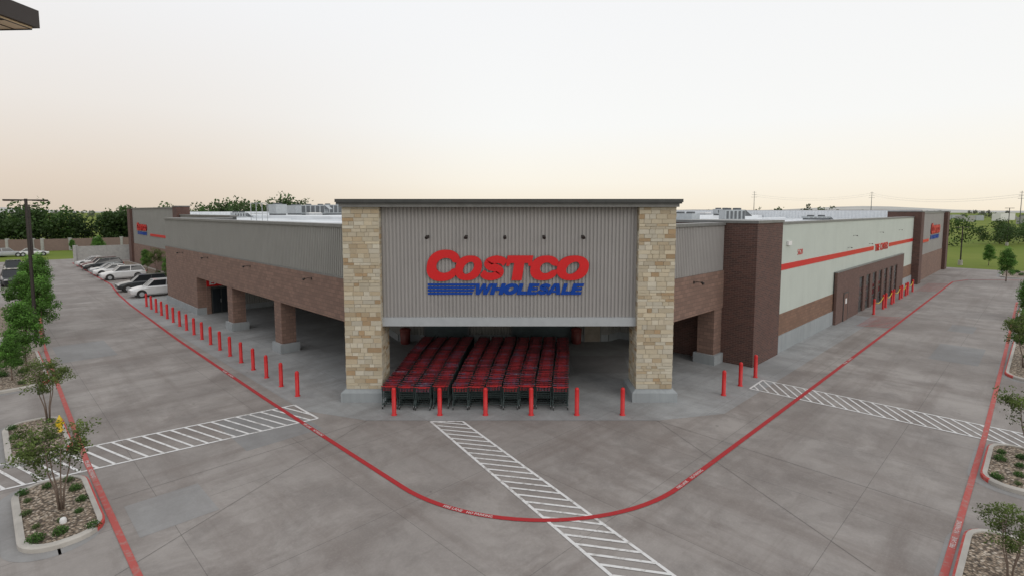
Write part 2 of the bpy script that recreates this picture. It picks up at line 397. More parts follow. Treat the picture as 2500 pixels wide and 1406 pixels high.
# ---------------------------------------------------------------- islands
def rrect(p0,p1,q0,q1,r,n=6):
    out=[]
    for cx,cy,a in ((p1-r,q0+r,-90),(p1-r,q1-r,0),(p0+r,q1-r,90),(p0+r,q0+r,180)):
        for k in range(n+1):
            t=math.radians(a+90*k/n); out.append((cx+r*math.cos(t),cy+r*math.sin(t)))
    return out
def island(p0,p1,q0,q1,red,r=.8):
    o=rrect(p0,p1,q0,q1,r); i=rrect(p0+.17,p1-.17,q0+.17,q1-.17,max(.1,r-.17)); g=rrect(p0-.32,p1+.02,q0-.32,q1+.32,r+.3)
    b=MB(); n=len(o)
    for k in range(n):
        j=(k+1)%n; c=((o[k][0]+o[j][0])/2,(o[k][1]+o[j][1])/2); m=1 if red(*c) else 0
        A,B=W(*o[k]),W(*o[j]); C,D=W(*i[j]),W(*i[k])
        E=tuple(A[x]+(D[x]-A[x])*.3 for x in (0,1)); F=tuple(B[x]+(C[x]-B[x])*.3 for x in (0,1))
        b.face([(*A,0),(*B,0),(*B,.12),(*A,.12)],m)
        b.face([(*A,.12),(*B,.12),(*F,.15),(*E,.15)],m)
        b.face([(*E,.15),(*F,.15),(*C,.15),(*D,.15)],0)
        b.face([(*D,.05),(*D,.15),(*C,.15),(*C,.05)],0)
    struct(add('island_kerb',b.mesh('kerb',[M['kerb'],M['redkerb']])))
    b=MB(); b.face([(*W(*x),.009) for x in g]); struct(add('gutter_pavement',b.mesh('gutter',[M['patch']])))
    b=MB(); b.face([(*W(*x),.11) for x in i]); struct(add('gravel_bed_ground',b.mesh('gravel_bed',[M['gravel']])))
rl=lambda p,q:p>-10.75
rr=lambda p,q:q>-11.8
island(-12.3,-10.5,4.5,9.0,rl); island(-12.3,-10.5,11.3,15.9,rl)
island(-19,-10.3,21.4,33.5,rl,1.2); island(-17,-9.7,36,52,lambda p,q:p>-10,1.2)
island(9.2,13.4,-13.4,-11.6,rr); island(0.2,6.0,-13.4,-11.6,rr)
island(24,36,-19,-11.5,rr,1.2); island(40,56,-19,-11.3,rr,1.2)
island(80,90,-16,-8.5,lambda p,q:False,1.2)
island(2.9,5.4,47.5,96,lambda p,q:False,.6)

# ---------------------------------------------------------------- foliage
def leaf_mesh(name,cent,size,cols):
    n=len(cent); u=np.random.normal(size=(n,3)); u/=np.linalg.norm(u,axis=1)[:,None]
    w=np.random.normal(size=(n,3)); v=np.cross(u,w); v/=np.linalg.norm(v,axis=1)[:,None]
    s=size[:,None]
    P=np.stack([cent-u*s*.55,cent-v*s*.32,cent+u*s*.55,cent+v*s*.32],1).reshape(-1,3); F=np.arange(n*4).reshape(-1,4)
    me=bpy.data.meshes.new(name); me.from_pydata(P.tolist(),[],F.tolist()); me.materials.append(M['leaf'])
    at=me.attributes.new('Col','FLOAT_COLOR','FACE'); at.data.foreach_set('color',np.concatenate([cols,np.ones((len(cols),1))],1).reshape(-1))
    return me
def green(base,f): return np.clip(np.array(base)[None,:]*f[:,None],0.004,1)
def tree(seed,h,r,z0,nleaf,leaf,base,stems=1,nclump=26,cone=.45,cl=(.14,.30)):
    random.seed(seed); np.random.seed(seed)
    tb=MB(); tips=[]
    for s in range(stems):
        a=2*math.pi*s/stems+random.random(); sp=r*.28*(stems>1)
        base_=(math.cos(a)*.05*(stems>1),math.sin(a)*.05*(stems>1),0)
        topz=z0+(h-z0)*.75
        pts=[base_,(math.cos(a)*sp*.4,math.sin(a)*sp*.4,z0*.5),(math.cos(a)*sp,math.sin(a)*sp,z0),(math.cos(a)*sp*1.3+random.uniform(-.1,.1),math.sin(a)*sp*1.3,topz)]
        R=.014*h/(stems**.4); tb.tube(pts,[R*1.2,R,R*.8,R*.25],0,7)
        for k in range(9//stems+3):
            t=random.random(); ps=Vector(pts[2]).lerp(Vector(pts[3]),t*.9)
            an=random.random()*6.28; rr_=r*random.uniform(.45,.85)*(1-cone*.6*t); e=ps+Vector((math.cos(an)*rr_,math.sin(an)*rr_,(h-z0)*random.uniform(.08,.25)))
            md=ps.lerp(e,.5)+Vector((0,0,-.03*h*.3)); tb.tube([ps,md,e],[R*.45,R*.3,R*.12],0,5); tips.append(e)
    tm=tb.mesh('trunk',[M['bark']],True)
    cs=[np.array(t) for t in tips]
    while len(cs)<nclump:
        d=np.random.normal(size=3); d/=np.linalg.norm(d); rad=random.uniform(.25,1)**.6
        c=np.array([d[0]*r*rad*.85,d[1]*r*rad*.85,(z0+h)/2+d[2]*(h-z0)*.46*rad])
        prof=1-cone*((c[2]-(z0+h)/2)/((h-z0)/2)+.25); c[0]*=prof; c[1]*=prof; cs.append(c)
    cs=np.array(cs); idx=np.random.randint(0,len(cs),nleaf); cr=np.random.uniform(cl[0],cl[1],len(cs))*r
    off=np.random.normal(size=(nleaf,3)); off/=np.linalg.norm(off,axis=1)[:,None]; off*=(np.random.random(nleaf)**.5)[:,None]*cr[idx][:,None]*1.3
    off[:,2]*=.8
    c=cs[idx]+off
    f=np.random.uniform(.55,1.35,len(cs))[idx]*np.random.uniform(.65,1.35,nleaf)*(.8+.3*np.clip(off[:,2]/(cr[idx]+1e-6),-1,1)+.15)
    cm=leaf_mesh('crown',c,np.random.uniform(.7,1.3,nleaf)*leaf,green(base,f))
    return tm,cm
GREEN=(.105,.235,.042); OLIVE=(.12,.17,.045)
protos={'myrtle1':tree(1,2.6,.85,1.15,3600,.065,OLIVE,stems=4,nclump=34,cone=0,cl=(.16,.36)),
        'myrtle2':tree(2,2.55,.8,1.1,3400,.065,OLIVE,stems=4,nclump=30,cone=0,cl=(.16,.36)),
        'young1':tree(3,4.0,1.0,.6,7500,.10,GREEN,stems=1,nclump=64,cl=(.18,.38)),
        'young2':tree(4,4.6,1.05,.7,8500,.105,GREEN,stems=1,nclump=70,cl=(.18,.38))}
def place_tree(kind,x,y,z=0,s=1,rot=0,label='young tree',group=None):
    tm,cm=protos[kind]; root=empty('tree',Matrix.Translation((x,y,z))@Matrix.Rotation(rot,4,'Z')@Matrix.Scale(s,4))
    add('trunk',tm,root); add('crown',cm,root); top(root,label,'tree',group)
lab1='multi-stemmed young crape myrtle in a gravel island'
place_tree('myrtle1',-12.75,14.5,.11,1,.4,lab1); place_tree('myrtle2',-18.7,21.0,.11,1,1.9,lab1)
lab2='young leafy green shade tree in a gravel island'
TG='young trees in the parking islands'
for k,x,y,s,r in (('young1',-25.9,28.0,.95,0),('young2',-31.6,35.6,.92,1),('young1',-33.6,36.5,1.1,2.2),('young2',-39.2,43.4,1.1,4),('young1',-24.9,26.1,.6,4.4),('young2',-43.5,49.0,1.05,.5)):
    place_tree(k,x,y,.1,s,r,lab2,TG)
place_tree('myrtle1',17.4,17.4,.11,1,2.5,lab1); place_tree('myrtle2',11.25,11.45,.11,.72,.7,'low bushy young tree with open olive foliage')
for k,x,y,s,r in (('myrtle2',27.6,28.3,1.2,3),('young1',28.9,29.6,.8,1),('young2',39.3,40.3,.82,2),('young1',41.0,41.6,.9,.2),('young2',58.9,63.5,.95,2),('young1',73.2,82,.85,5)):
    place_tree(k,x,y,.1,s,r,lab2,TG)
for k,(p,q) in enumerate(((4.1,49.5),(4.1,54),(4.1,58.5),(4.1,64),(4.1,70),(4.1,76))):
    x,y=W(p,q); place_tree('young1' if k%2 else 'myrtle1',x,y,.1,.8 if k%2 else 1.35,k*1.3,'small tree planted against the store wall','small trees along the store wall')
for x,y,s in ((-77,100,.9),(-92,112,.6),(-84,108,.75)): place_tree('young2',x,y,0,s,x,'young tree on the grass verge')
random.seed(11); np.random.seed(11)
def shrub_mesh(r,n,base):
    c=np.random.normal(size=(n,3)); c/=np.linalg.norm(c,axis=1)[:,None]; rad=np.random.random(n)**.4
    lump=1+.22*np.sin(c[:,0]*7)*np.cos(c[:,1]*6+1)
    c=c*(rad*lump)[:,None]*r; c[:,2]=np.abs(c[:,2])*1.0+.02
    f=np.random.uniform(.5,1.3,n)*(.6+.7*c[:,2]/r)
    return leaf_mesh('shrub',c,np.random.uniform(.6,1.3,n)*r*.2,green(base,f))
SH=[shrub_mesh(.17,520,(.06,.14,.03)),shrub_mesh(.2,560,(.075,.16,.035)),shrub_mesh(.15,460,(.10,.16,.05))]
def shrub(p,q,s=1):
    x,y=W(p,q); o=add('shrub',random.choice(SH),None,Matrix.Translation((x,y,.1))@Matrix.Rotation(random.random()*6,4,'Z')@Matrix.Scale(s*random.uniform(.7,1.1),4))
    top(o,'small rounded green shrub in a gravel bed','shrub','low shrubs in the gravel beds')
for p in (-11.95,-11.4,-10.9):
    for q in (5.0,5.9,6.8,7.7,8.5):
        if random.random()<.85 and not(p==-11.4 and 6<q<7): shrub(p+random.uniform(-.1,.1),q+random.uniform(-.15,.15))
    for q in (11.9,12.9,14.0,15.2):
        if random.random()<.75: shrub(p+random.uniform(-.1,.1),q+random.uniform(-.15,.15))
for p in np.arange(9.8,13.2,.8):
    for q in (-12.0,-12.5,-13.0):
        if random.random()<.8: shrub(p+random.uniform(-.15,.15),q)
for _ in range(16): shrub(random.uniform(24.6,35),random.uniform(-15,-12),1.3)
for _ in range(14): shrub(random.uniform(41,55),random.uniform(-15,-11.8),1.5)
for _ in range(20): shrub(random.uniform(-15,-10.9),random.uniform(22,32.5),1.4)
for _ in range(14): shrub(random.uniform(-14,-10.3),random.uniform(37,50),1.6)
for _ in range(18): shrub(random.uniform(3.2,5.1),random.uniform(48,80),2.2)
for _ in range(22): shrub(random.uniform(80.6,89.4),random.uniform(-15,-9),2)

def woodland(name,label,pts,spacing,hmin,hmax,base,leaf,nper,depth=8,seed=3):
    rs=np.random.RandomState(seed); cents=[];sizes=[];cols=[]
    for a,b in zip(pts[:-1],pts[1:]):
        L=math.hypot(b[0]-a[0],b[1]-a[1]); n=max(1,int(L/spacing))
        for k in range(n):
            t=(k+rs.rand())/n; H=rs.uniform(hmin,hmax); R=H*rs.uniform(.30,.48)
            cx=a[0]+(b[0]-a[0])*t+rs.uniform(-depth,depth)*.3; cy=a[1]+(b[1]-a[1])*t+rs.uniform(-depth,depth)
            tone=rs.uniform(.7,1.25); nc=rs.randint(16,26)
            d=rs.normal(size=(nc,3)); d/=np.linalg.norm(d,axis=1)[:,None]
            cc=np.array([cx,cy,H*.5])+d*np.array([R,R,H*.42])*rs.uniform(.4,1,(nc,1))
            cc[:,2]=np.maximum(cc[:,2],.6)
            idx=rs.randint(0,nc,nper); cr=rs.uniform(.13,.22,nc)*H
            off=rs.normal(size=(nper,3)); off/=np.linalg.norm(off,axis=1)[:,None]; off*=(rs.rand(nper)**.4)[:,None]*cr[idx][:,None]
            c=cc[idx]+off; c[:,2]=np.abs(c[:,2])
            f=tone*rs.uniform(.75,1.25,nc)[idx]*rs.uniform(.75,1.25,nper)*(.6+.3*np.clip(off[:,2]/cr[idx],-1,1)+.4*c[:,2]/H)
            cents.append(c); sizes.append(rs.uniform(.7,1.4,nper)*leaf*H/9); cols.append(green(base,f))
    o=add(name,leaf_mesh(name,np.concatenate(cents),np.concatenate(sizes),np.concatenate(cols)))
    struct(o,'stuff'); top(o,label,'trees')
woodland('woodland','dense belt of dark green broadleaf trees behind the wall',[(-180,125),(-125,127),(-98,136),(-78,150),(-60,170)],1.8,7.8,11.0,(.062,.118,.032),.6,800,6)
woodland('woodland','distant tree belt beyond the store roof',[(-115,170),(-60,200)],8,8,12,(.085,.13,.05),.6,600,10,5)
woodland('woodland','distant tree crowns beyond the store roof',[(-108,190),(-96,192)],5,13,15,(.075,.13,.045),.6,700,6,25)
woodland('woodland','distant tree crowns beyond the store roof',[(-104,200),(-78,204)],5,13,15.5,(.075,.13,.045),.6,700,6,15)
woodland('woodland','distant tree crowns beyond the store roof',[(-18,215),(-12,215)],6,14,15,(.075,.13,.045),.6,600,3,16)
woodland('woodland','dark hedgerow of trees across the field',[(118,132),(140,146),(185,165),(260,200)],2.6,5.0,7.4,(.065,.115,.032),.5,700,6,6)
woodland('woodland','leafy tree at the edge of the field',[(102,128),(107,130)],3.2,6.5,8.0,(.09,.17,.035),.5,900,3,8)
woodland('woodland','distant trees in small groups on the plain',[(100,220),(112,222)],5,10,12,(.10,.135,.07),.7,500,3,9)  # distance haze put into the bluer leaf colour, next group too
woodland('woodland','distant trees in small groups on the plain',[(118,215),(142,225)],6,9,12.5,(.10,.135,.07),.7,500,6,19)
woodland('woodland','far haze-tinted tree cover on the plain',[(-600,520),(-200,560),(200,560),(700,520)],9,5,8.5,(.15,.18,.13),1.2,150,40,12)  # haze painted in: paler, greyer leaf colour for distance
woodland('woodland','far haze-paled tree cover on the horizon',[(-1200,1200),(0,1300),(1500,1200)],20,8,12,(.27,.28,.25),2.2,80,80,14)  # strongest painted haze, leaf colour almost grey

# ---------------------------------------------------------------- store building
root=empty('warehouse_store',BROT)
top(root,'large single-storey warehouse store with corner entrance canopy','store')
def part(name,b,mats,world=False,smooth=False,parent=None):
    return add(name,b.mesh(name,mats,smooth),parent or root,None,world)
def boxpart(name,dims,mats):
    b=MB(); b.box(*dims); return part(name,b,mats)
QF,PF=96.0,88.7
b=MB(); b.box(0,.62,9.9,36.3,3.1,5.2); b.box(0,.62,36.3,46,.55,5.2); b.box(.62,5.8,45.4,46,.55,5.2)
part('brick_wall',b,[M['block']])
b=MB(); b.box(-.1,.7,36.2,46.1,0,.55); b.box(.7,5.8,45.3,46.1,0,.55); part('plinth',b,[M['plinth']])
b=MB(); b.box(.13,.6,9.9,46-.13,5.2,7.7,1); b.siding((.1,46),(.1,9.9),5.2,7.7,.2,.04)
b.box(.6,5.8,45.4,45.87,5.2,7.7,1); b.siding((5.8,45.9),(.1,45.9),5.2,7.7,.2,.04)
part('siding_wall',b,[M['sidingdk'],M['cap']])
b=MB(); b.box(-.03,.75,9.9,46.05,7.7,7.85); b.box(.75,5.8,45.3,46.05,7.7,7.85); b.box(.0,.1,9.9,46,5.2,5.27); part('coping',b,[M['capl']])
for p0,p1,q0,q1 in ((.05,.92,19.4,20.4),(.05,.92,27.95,29.0),(15.95,16.88,.05,1.0)):
    c=empty('column'); c.parent=root
    b=MB(); b.box(p0,p1,q0,q1,.55,3.1); add('column_shaft',b.mesh('shaft',[M['block']]),c)
    b=MB(); b.box(p0-.15,min(p1+.15,16.88),q0-.15,q1+.15,0,.55); add('column_base',b.mesh('base',[M['plinth']]),c)
b=MB(); b.box(9.9,16.9,0,.62,3.1,5.2); part('brick_wall',b,[M['block']])
b=MB(); b.box(9.9,16.9,.13,.6,5.2,7.7,1); b.siding((9.9,.1),(16.9,.1),5.2,7.7,.165,.04); part('siding_wall',b,[M['siding'],M['cap']])
b=MB(); b.box(9.9,16.9,-.03,.75,7.7,7.85); part('coping',b,[M['capl']])
boxpart('brick_pier',(16.9,20.75,-1.73,3,0,7.82),[M['dbrick']])
boxpart('coping',(16.85,20.8,-1.79,3,7.82,7.96),[M['capl']])
boxpart('brick_band',(20.75,64.3,-1.6,-1.2,1.05,2.35),[M['blocktan']])
boxpart('plinth',(20.75,64.3,-1.66,-1.2,0,1.05),[M['plinth']])
boxpart('panel_wall',(20.75,64.3,-1.58,-1.2,2.35,7.7),[M['whitewall']])
boxpart('coping',(20.75,64.3,-1.64,-1.0,7.7,7.83),[M['capl']])
boxpart('red_stripe',(20.76,44.8,-1.605,-1.58,4.97,5.33),[M['signred']]); boxpart('red_stripe',(51.2,64.3,-1.605,-1.58,4.97,5.33),[M['signred']])
xs=[32.4]; b=MB()
for k in range(7):
    a=39.1+k*2.35; b.box(xs[-1],a,-1.84,-1.66,0,3.9); b.box(a,a+1.45,-1.84,-1.66,3.0,3.9); xs.append(a+1.45)
b.box(xs[-1],58,-1.84,-1.66,0,3.9); part('tyre_bay_wall',b,[M['baybrick']])
boxpart('coping',(32.38,58.02,-1.86,-1.6,3.9,3.95),[M['capl']])
for k in range(7):
    a=39.1+k*2.35; b=MB()
    b.box(a+.02,a+1.43,-1.74,-1.67,0,2.98,0)
    for j in range(4): b.box(a+.12,a+1.33,-1.76,-1.74,.35+j*.66,.85+j*.66,1)
    part('bay_door',b,[M['cap'],M['glass']])
b=MB(); b.box(34.4,35.5,-1.88,-1.84,0,2.15,0); b.box(34.32,34.4,-1.89,-1.84,0,2.23,1); b.box(35.5,35.58,-1.89,-1.84,0,2.23,1); b.box(34.4,35.5,-1.89,-1.84,2.15,2.23,1)
part('door',b,[M['manbrown'],M['cap']])
boxpart('door_notice',(34.75,35.15,-1.9,-1.88,1.35,1.75),[M['textwhite']])
boxpart('brick_pier',(64.3,66.2,-2.3,1,0,8.35),[M['dbrick']]); boxpart('brick_pier',(86.6,88.7,-2.3,1,0,8.3),[M['dbrick']])
boxpart('brick_wall',(66.2,86.6,-1.9,-1.2,0,3.1),[M['block']])
b=MB(); b.box(66.2,86.6,-1.78,-1.2,3.1,8.2,1); b.siding((66.2,-1.82),(86.6,-1.82),3.1,8.2,.2,.03); part('siding_wall',b,[M['siding'],M['cap']])
b=MB(); b.box(66.2,86.6,-1.95,-1.0,8.2,8.36); b.box(64.25,66.2,-2.35,1,8.35,8.48); b.box(86.6,88.75,-2.35,1,8.3,8.46); part('coping',b,[M['capl']])
boxpart('red_stripe',(67.3,73.6,-1.9,-1.86,4.6,4.95),[M['signred']])
b=MB(); b.box(PF-.4,PF,1,QF,0,8.6); b.siding((PF-.45,1.0),(PF-.45,QF),7.2,8.55,.5,-.06,1); part('end_wall',b,[M['block'],M['sidingroof']])
boxpart('brick_wall',(5.8,6.4,46,94,0,3.2),[M['block']])
b=MB(); b.box(5.95,6.4,46,65,3.2,7.9,1); b.siding((5.9,65),(5.9,46),3.2,7.9,.2,.03); b.box(5.95,6.4,67,94,3.2,8.8,1); b.siding((5.9,94),(5.9,67),3.2,8.8,.2,.03); part('siding_wall',b,[M['sidingdk'],M['cap']])
boxpart('brick_pier',(5.5,7,65,67,0,9.0),[M['dbrick']]); boxpart('brick_pier',(5.5,7,94,96,0,8.8),[M['dbrick']])
b=MB(); b.box(5.75,6.6,67,94,8.8,8.95); b.box(5.75,6.6,46.05,65,7.9,8.03); b.box(5.45,7.05,64.95,67.05,9.0,9.12); part('coping',b,[M['capl']])
boxpart('red_stripe',(5.82,5.86,71,81.8,4.75,5.1),[M['signred']])
b=MB(); b.box(7,PF,QF-.4,QF,0,8.35,0); b.siding((7,QF-.45),(PF-.5,QF-.45),7.2,8.3,.5,.06,1); part('rear_wall',b,[M['sidingdk'],M['sidingroof']])
b=MB(); b.face([(p,q,7.2) for p,q in ((.5,10.3),(10.3,.5),(20,.5),(20,-1.25),(88.3,-1.25),(88.3,95.6),(6.2,95.6),(6.2,46),(.5,46))])
for k in range(6): b.box(12+k*13,12.25+k*13,6,95,7.2,7.32)
for k in range(5): b.box(7,88,20+k*15,20.3+k*15,7.2,7.4)
part('roof',b,[M['membrane']])
b=MB(); b.prism([(20,24),(88,24),(88,90),(20,90)],7.2,7.75); part('main_roof_deck',b,[M['membrane']])
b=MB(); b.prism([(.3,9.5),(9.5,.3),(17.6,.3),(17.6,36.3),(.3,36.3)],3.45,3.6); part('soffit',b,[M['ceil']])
b=MB()
inner=[W(.62,36.3),W(9.5,36.3),W(9.5,27.2),(-7.4,34.6),(6.3,34.6),W(17.6,7.3),W(17.6,.62)]
for a,c in zip(inner[:-1],inner[1:]):
    b.siding(a,c,.45,3.45,.2,.03)
    dx,dy=c[0]-a[0],c[1]-a[1]; l=math.hypot(dx,dy); nx,ny=-dy/l,dx/l
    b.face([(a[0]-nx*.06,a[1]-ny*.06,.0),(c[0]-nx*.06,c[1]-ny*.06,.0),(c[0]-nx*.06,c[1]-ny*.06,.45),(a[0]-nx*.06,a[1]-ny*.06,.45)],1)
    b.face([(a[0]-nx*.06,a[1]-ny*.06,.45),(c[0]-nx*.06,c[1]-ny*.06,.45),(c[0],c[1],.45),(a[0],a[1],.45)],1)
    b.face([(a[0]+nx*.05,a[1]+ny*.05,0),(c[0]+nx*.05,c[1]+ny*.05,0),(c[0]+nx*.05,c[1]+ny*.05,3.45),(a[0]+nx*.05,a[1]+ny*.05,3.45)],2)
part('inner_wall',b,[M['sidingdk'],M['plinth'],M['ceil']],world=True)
def roller(x0,x1):
    b=MB(); n=18
    for k in range(n): b.box(x0,x1,34.46-(k%2)*.012,34.52,.02+k*.16,.02+(k+1)*.16,0)
    b.box(x0-.1,x0,34.42,34.54,0,3.1,1); b.box(x1,x1+.1,34.42,34.54,0,3.1,1); b.box(x0-.1,x1+.1,34.40,34.54,2.9,3.3,1)
    part('roller_door',b,[M['roller'],M['rtud']],world=True)
roller(-5.65,-2.9); roller(.05,3.85)
b=MB(); b.box(4.75,5.75,34.45,34.53,0,2.2,0); b.box(4.68,4.75,34.43,34.53,0,2.27,1); b.box(5.75,5.82,34.43,34.53,0,2.27,1); part('door',b,[M['manbeige'],M['capl']],world=True)
b=MB(); b.box(-1.7,-1.1,34.5,34.53,2.75,3.0,0); part('notice_plate',b,[M['textwhite']],world=True)
b=MB(); b.box(1.0,2.45,36.1,36.22,0,2.15,0); b.box(1.08,1.68,36.06,36.1,.1,2.05,1); b.box(1.76,2.37,36.06,36.1,.1,2.05,1); b.box(1.66,1.7,36.03,36.06,.9,1.2,2); part('glazed_door',b,[M['cap'],M['glass'],M['steel']])
boxpart('brick_jamb',(.62,.95,36.05,36.3,0,3.1),[M['block']])
sg=empty('entrance_sign',BROT@Matrix.Translation((.62,35.98,2.30))); top(sg,'red rectangular sign with white capitals above glazed door','sign')
b=MB(); b.box(0,2.6,-.06,.0,0,.72); add('sign_panel',b.mesh('panel',[M['signred']]),sg)
me=text_mesh('EXAMS',M['textwhite'],.02,.035,0,1.1); fit(me,.2,2.3,.13,.60,True,-.062,.02); add('sign_lettering',me,sg)

XL0,XL1,XR0,XR1=-7.43,-5.82,5.56,7.17
def stone_pillar(x0,x1,y0,y1,z0,z1):
    b=MB(); b.box(x0+.012,x1-.012,y0+.012,y1-.012,z0,z1,1)
    pal=[(.56,.50,.38),(.53,.465,.345),(.60,.56,.46),(.49,.41,.29),(.54,.48,.37),(.55,.51,.42),(.58,.51,.38),(.51,.46,.36),(.60,.55,.44),(.42,.30,.18),(.46,.37,.25)]
    def facegrid(L,place):
        z=z0
        while z<z1-.02:
            h=random.choice((.12,.15,.18,.2,.22)); h=min(h,z1-z); t=0.0
            while t<L-.01:
                w=random.uniform(.20,.55)
                if L-t-w<.18: w=L-t
                d=random.uniform(0,.018); g=.004; c=random.choice(pal); k=random.uniform(.84,1.07); c=tuple(x*k for x in c)
                t0,t1,a0,a1=t+g*(t>0),t+w-g*(t+w<L-.01),z+g,z+h-g
                e=.007
                F=[place(t0+e,a0+e,d),place(t1-e,a0+e,d),place(t1-e,a1-e,d),place(t0+e,a1-e,d)]; Bk=[place(t0,a0,-.015),place(t1,a0,-.015),place(t1,a1,-.015),place(t0,a1,-.015)]
                b.face(F,0,c)
                for i in range(4):
                    j=(i+1)%4; b.face([Bk[i],Bk[j],F[j],F[i]],0,c)
                t+=w
            z+=h
    facegrid(x1-x0,lambda t,z,d:(x0+t,y0-d,z))
    facegrid(y1-y0,lambda t,z,d:(x1+d,y0+t,z))
    facegrid(x1-x0,lambda t,z,d:(x1-t,y1+d,z))
    facegrid(y1-y0,lambda t,z,d:(x0-d,y1-t,z))
    return b
random.seed(21)
for x0,x1 in ((XL0,XL1),(XR0,XR1)):
    c=empty('stone_pillar'); c.parent=root; c.matrix_parent_inverse=root.matrix_world.inverted(); bpy.context.view_layer.update()
    add('pillar_shaft',stone_pillar(x0,x1,23.5,25.0,.55,8.66).mesh('shaft',[M['stone'],M['mortar']]),c)
    b=MB(); b.box(x0-.2,x1+.2,23.28,25.2,0,.42)
    i=len(b.v); b.v+=[(x0-.2,23.28,.42),(x1+.2,23.28,.42),(x1+.2,25.2,.42),(x0-.2,25.2,.42),(x0-.03,23.45,.55),(x1+.03,23.45,.55),(x1+.03,25.03,.55),(x0-.03,25.03,.55)]
    for f in ((4,5,6,7),(0,1,5,4),(1,2,6,5),(2,3,7,6),(3,0,4,7)): b.f.append(tuple(i+k for k in f)); b.m.append(0); b.c.append(None)
    add('pillar_base',b.mesh('base',[M['plinth']]),c)
b=MB(); b.box(XL1+.03,XR0-.03,23.9,24.5,3.75,8.66,1); b.siding((XL1,23.85),(XR0,23.85),3.75,8.66,.165,.045)
b.siding((XL0+.1,31),(XL0+.1,25.0),7.8,8.66,.165,.04); b.siding((XR1-.1,25.0),(XR1-.1,31),7.8,8.66,.165,.04); b.box(XL0+.15,XR1-.15,25.1,31,7.3,8.66,1)
part('entrance_siding',b,[M['siding'],M['cap']],world=True)
b=MB(); b.box(XL1,XR0,23.72,24.6,3.36,3.75); part('fascia_beam',b,[M['fascia']],world=True)
b=MB(); b.box(XL0-.16,XR1+.16,23.22,31.3,8.80,9.0,0); b.box(XL0-.08,XR1+.08,23.32,31.2,8.66,8.80,1); b.box(XL0-.2,XR1+.2,23.18,23.22,8.86,9.0,0); part('cornice',b,[M['cap'],M['capl']],world=True)

# ---------------------------------------------------------------- store signs
def strip(b,outer,inner,closed,th,m=0):
    n=len(outer); R=range(n if closed else n-1)
    f=lambda p,y:(p[0],y,p[1])
    for k in R:
        j=(k+1)%n; o0,o1,i0,i1=outer[k],outer[j],inner[k],inner[j]
        b.face([f(o0,-th),f(o1,-th),f(i1,-th),f(i0,-th)],m)
        b.face([f(o0,0),f(o1,0),f(o1,-th),f(o0,-th)],1); b.face([f(i0,0),f(i1,0),f(i1,-th),f(i0,-th)],1)
    if not closed:
        for k in (0,n-1): b.face([(outer[k][0],0,outer[k][1]),(inner[k][0],0,inner[k][1]),(inner[k][0],-th,inner[k][1]),(outer[k][0],-th,outer[k][1])],1)
SHR=.16
def sh(x,z,x0,w,z0,h): return (x0+x*w+SHR*(z-.5)*h,z0+z*h)
def L_O(x0,w,z0,h,cw=.19,ch=.25):
    o=[];i=[]
    for k in range(44):
        t=2*math.pi*k/44; c,s=math.cos(t),math.sin(t); e=.86
        o.append(sh(.5+.5*math.copysign(abs(c)**e,c),.5+.5*math.copysign(abs(s)**e,s),x0,w,z0,h))
        i.append(sh(.5+cw*c+.06*s,.5+ch*s,x0,w,z0,h))
    return o,i,True
def L_C(x0,w,z0,h,big=False):
    o=[];i=[]; a0=24 if big else 26
    for k in range(40):
        t=math.radians(a0+(360-2*a0)*k/39); c,s=math.cos(t),math.sin(t); e=.86
        o.append(sh(.5+.5*math.copysign(abs(c)**e,c),.5+.5*math.copysign(abs(s)**e,s),x0,w,z0,h))
        rx,rz=(.26,.24) if big else (.21,.22)
        t2=math.radians(16+(360-32)*k/39); c2,s2=math.cos(t2),math.sin(t2)
        xx=.55+rx*c2
        if k<3 or k>36: xx=.97 if k in(0,39) else (.86 if k in (1,38) else .76)
        i.append(sh(xx,.5+rz*s2*(1 if 2<k<37 else .9),x0,w,z0,h))
    return o,i,False
def L_S(x0,w,z0,h):
    P=[(.96,.66),(.80,.80),(.52,.845),(.26,.74),(.30,.585),(.52,.52),(.72,.44),(.76,.27),(.50,.155),(.22,.19),(.04,.34)]
    hw=[.13,.14,.155,.165,.15,.155,.15,.165,.155,.14,.13]
    pts=[];ws=[]
    for k in range(len(P)-1):
        p0=P[max(k-1,0)];p1=P[k];p2=P[k+1];p3=P[min(k+2,len(P)-1)]
        for j in range(4):
            t=j/4; f=lambda a,b_,c,d:.5*((2*b_)+(-a+c)*t+(2*a-5*b_+4*c-d)*t*t+(-a+3*b_-3*c+d)*t**3)
            pts.append((f(p0[0],p1[0],p2[0],p3[0]),f(p0[1],p1[1],p2[1],p3[1]))); ws.append(hw[k]*(1-t)+hw[k+1]*t)
    pts.append(P[-1]); ws.append(hw[-1]); o=[];i=[]
    for k in range(len(pts)):
        a=pts[max(k-1,0)];c=pts[min(k+1,len(pts)-1)]; dx,dz=c[0]-a[0],c[1]-a[1]; l=math.hypot(dx,dz); nx,nz=-dz/l,dx/l
        cl=lambda v:min(1,max(0,v))
        o.append(sh(cl(pts[k][0]+nx*ws[k]),cl(pts[k][1]+nz*ws[k]),x0,w,z0,h)); i.append(sh(cl(pts[k][0]-nx*ws[k]),cl(pts[k][1]-nz*ws[k]),x0,w,z0,h))
    return o,i,False
def poly_letter(b,poly,x0,w,z0,h,th):
    P=[sh(x,z,x0,w,z0,h) for x,z in poly]; n=len(P)
    b.face([(x,-th,z) for x,z in P],0)
    for k in range(n):
        a,c=P[k],P[(k+1)%n]; b.face([(a[0],0,a[1]),(c[0],0,c[1]),(c[0],-th,c[1]),(a[0],-th,a[1])],1)
TP=[(.30,0),(.70,0),(.70,.70),(.84,.70),(.88,.58),(1,.58),(1,1),(0,1),(0,.58),(.12,.58),(.16,.70),(.30,.70)]
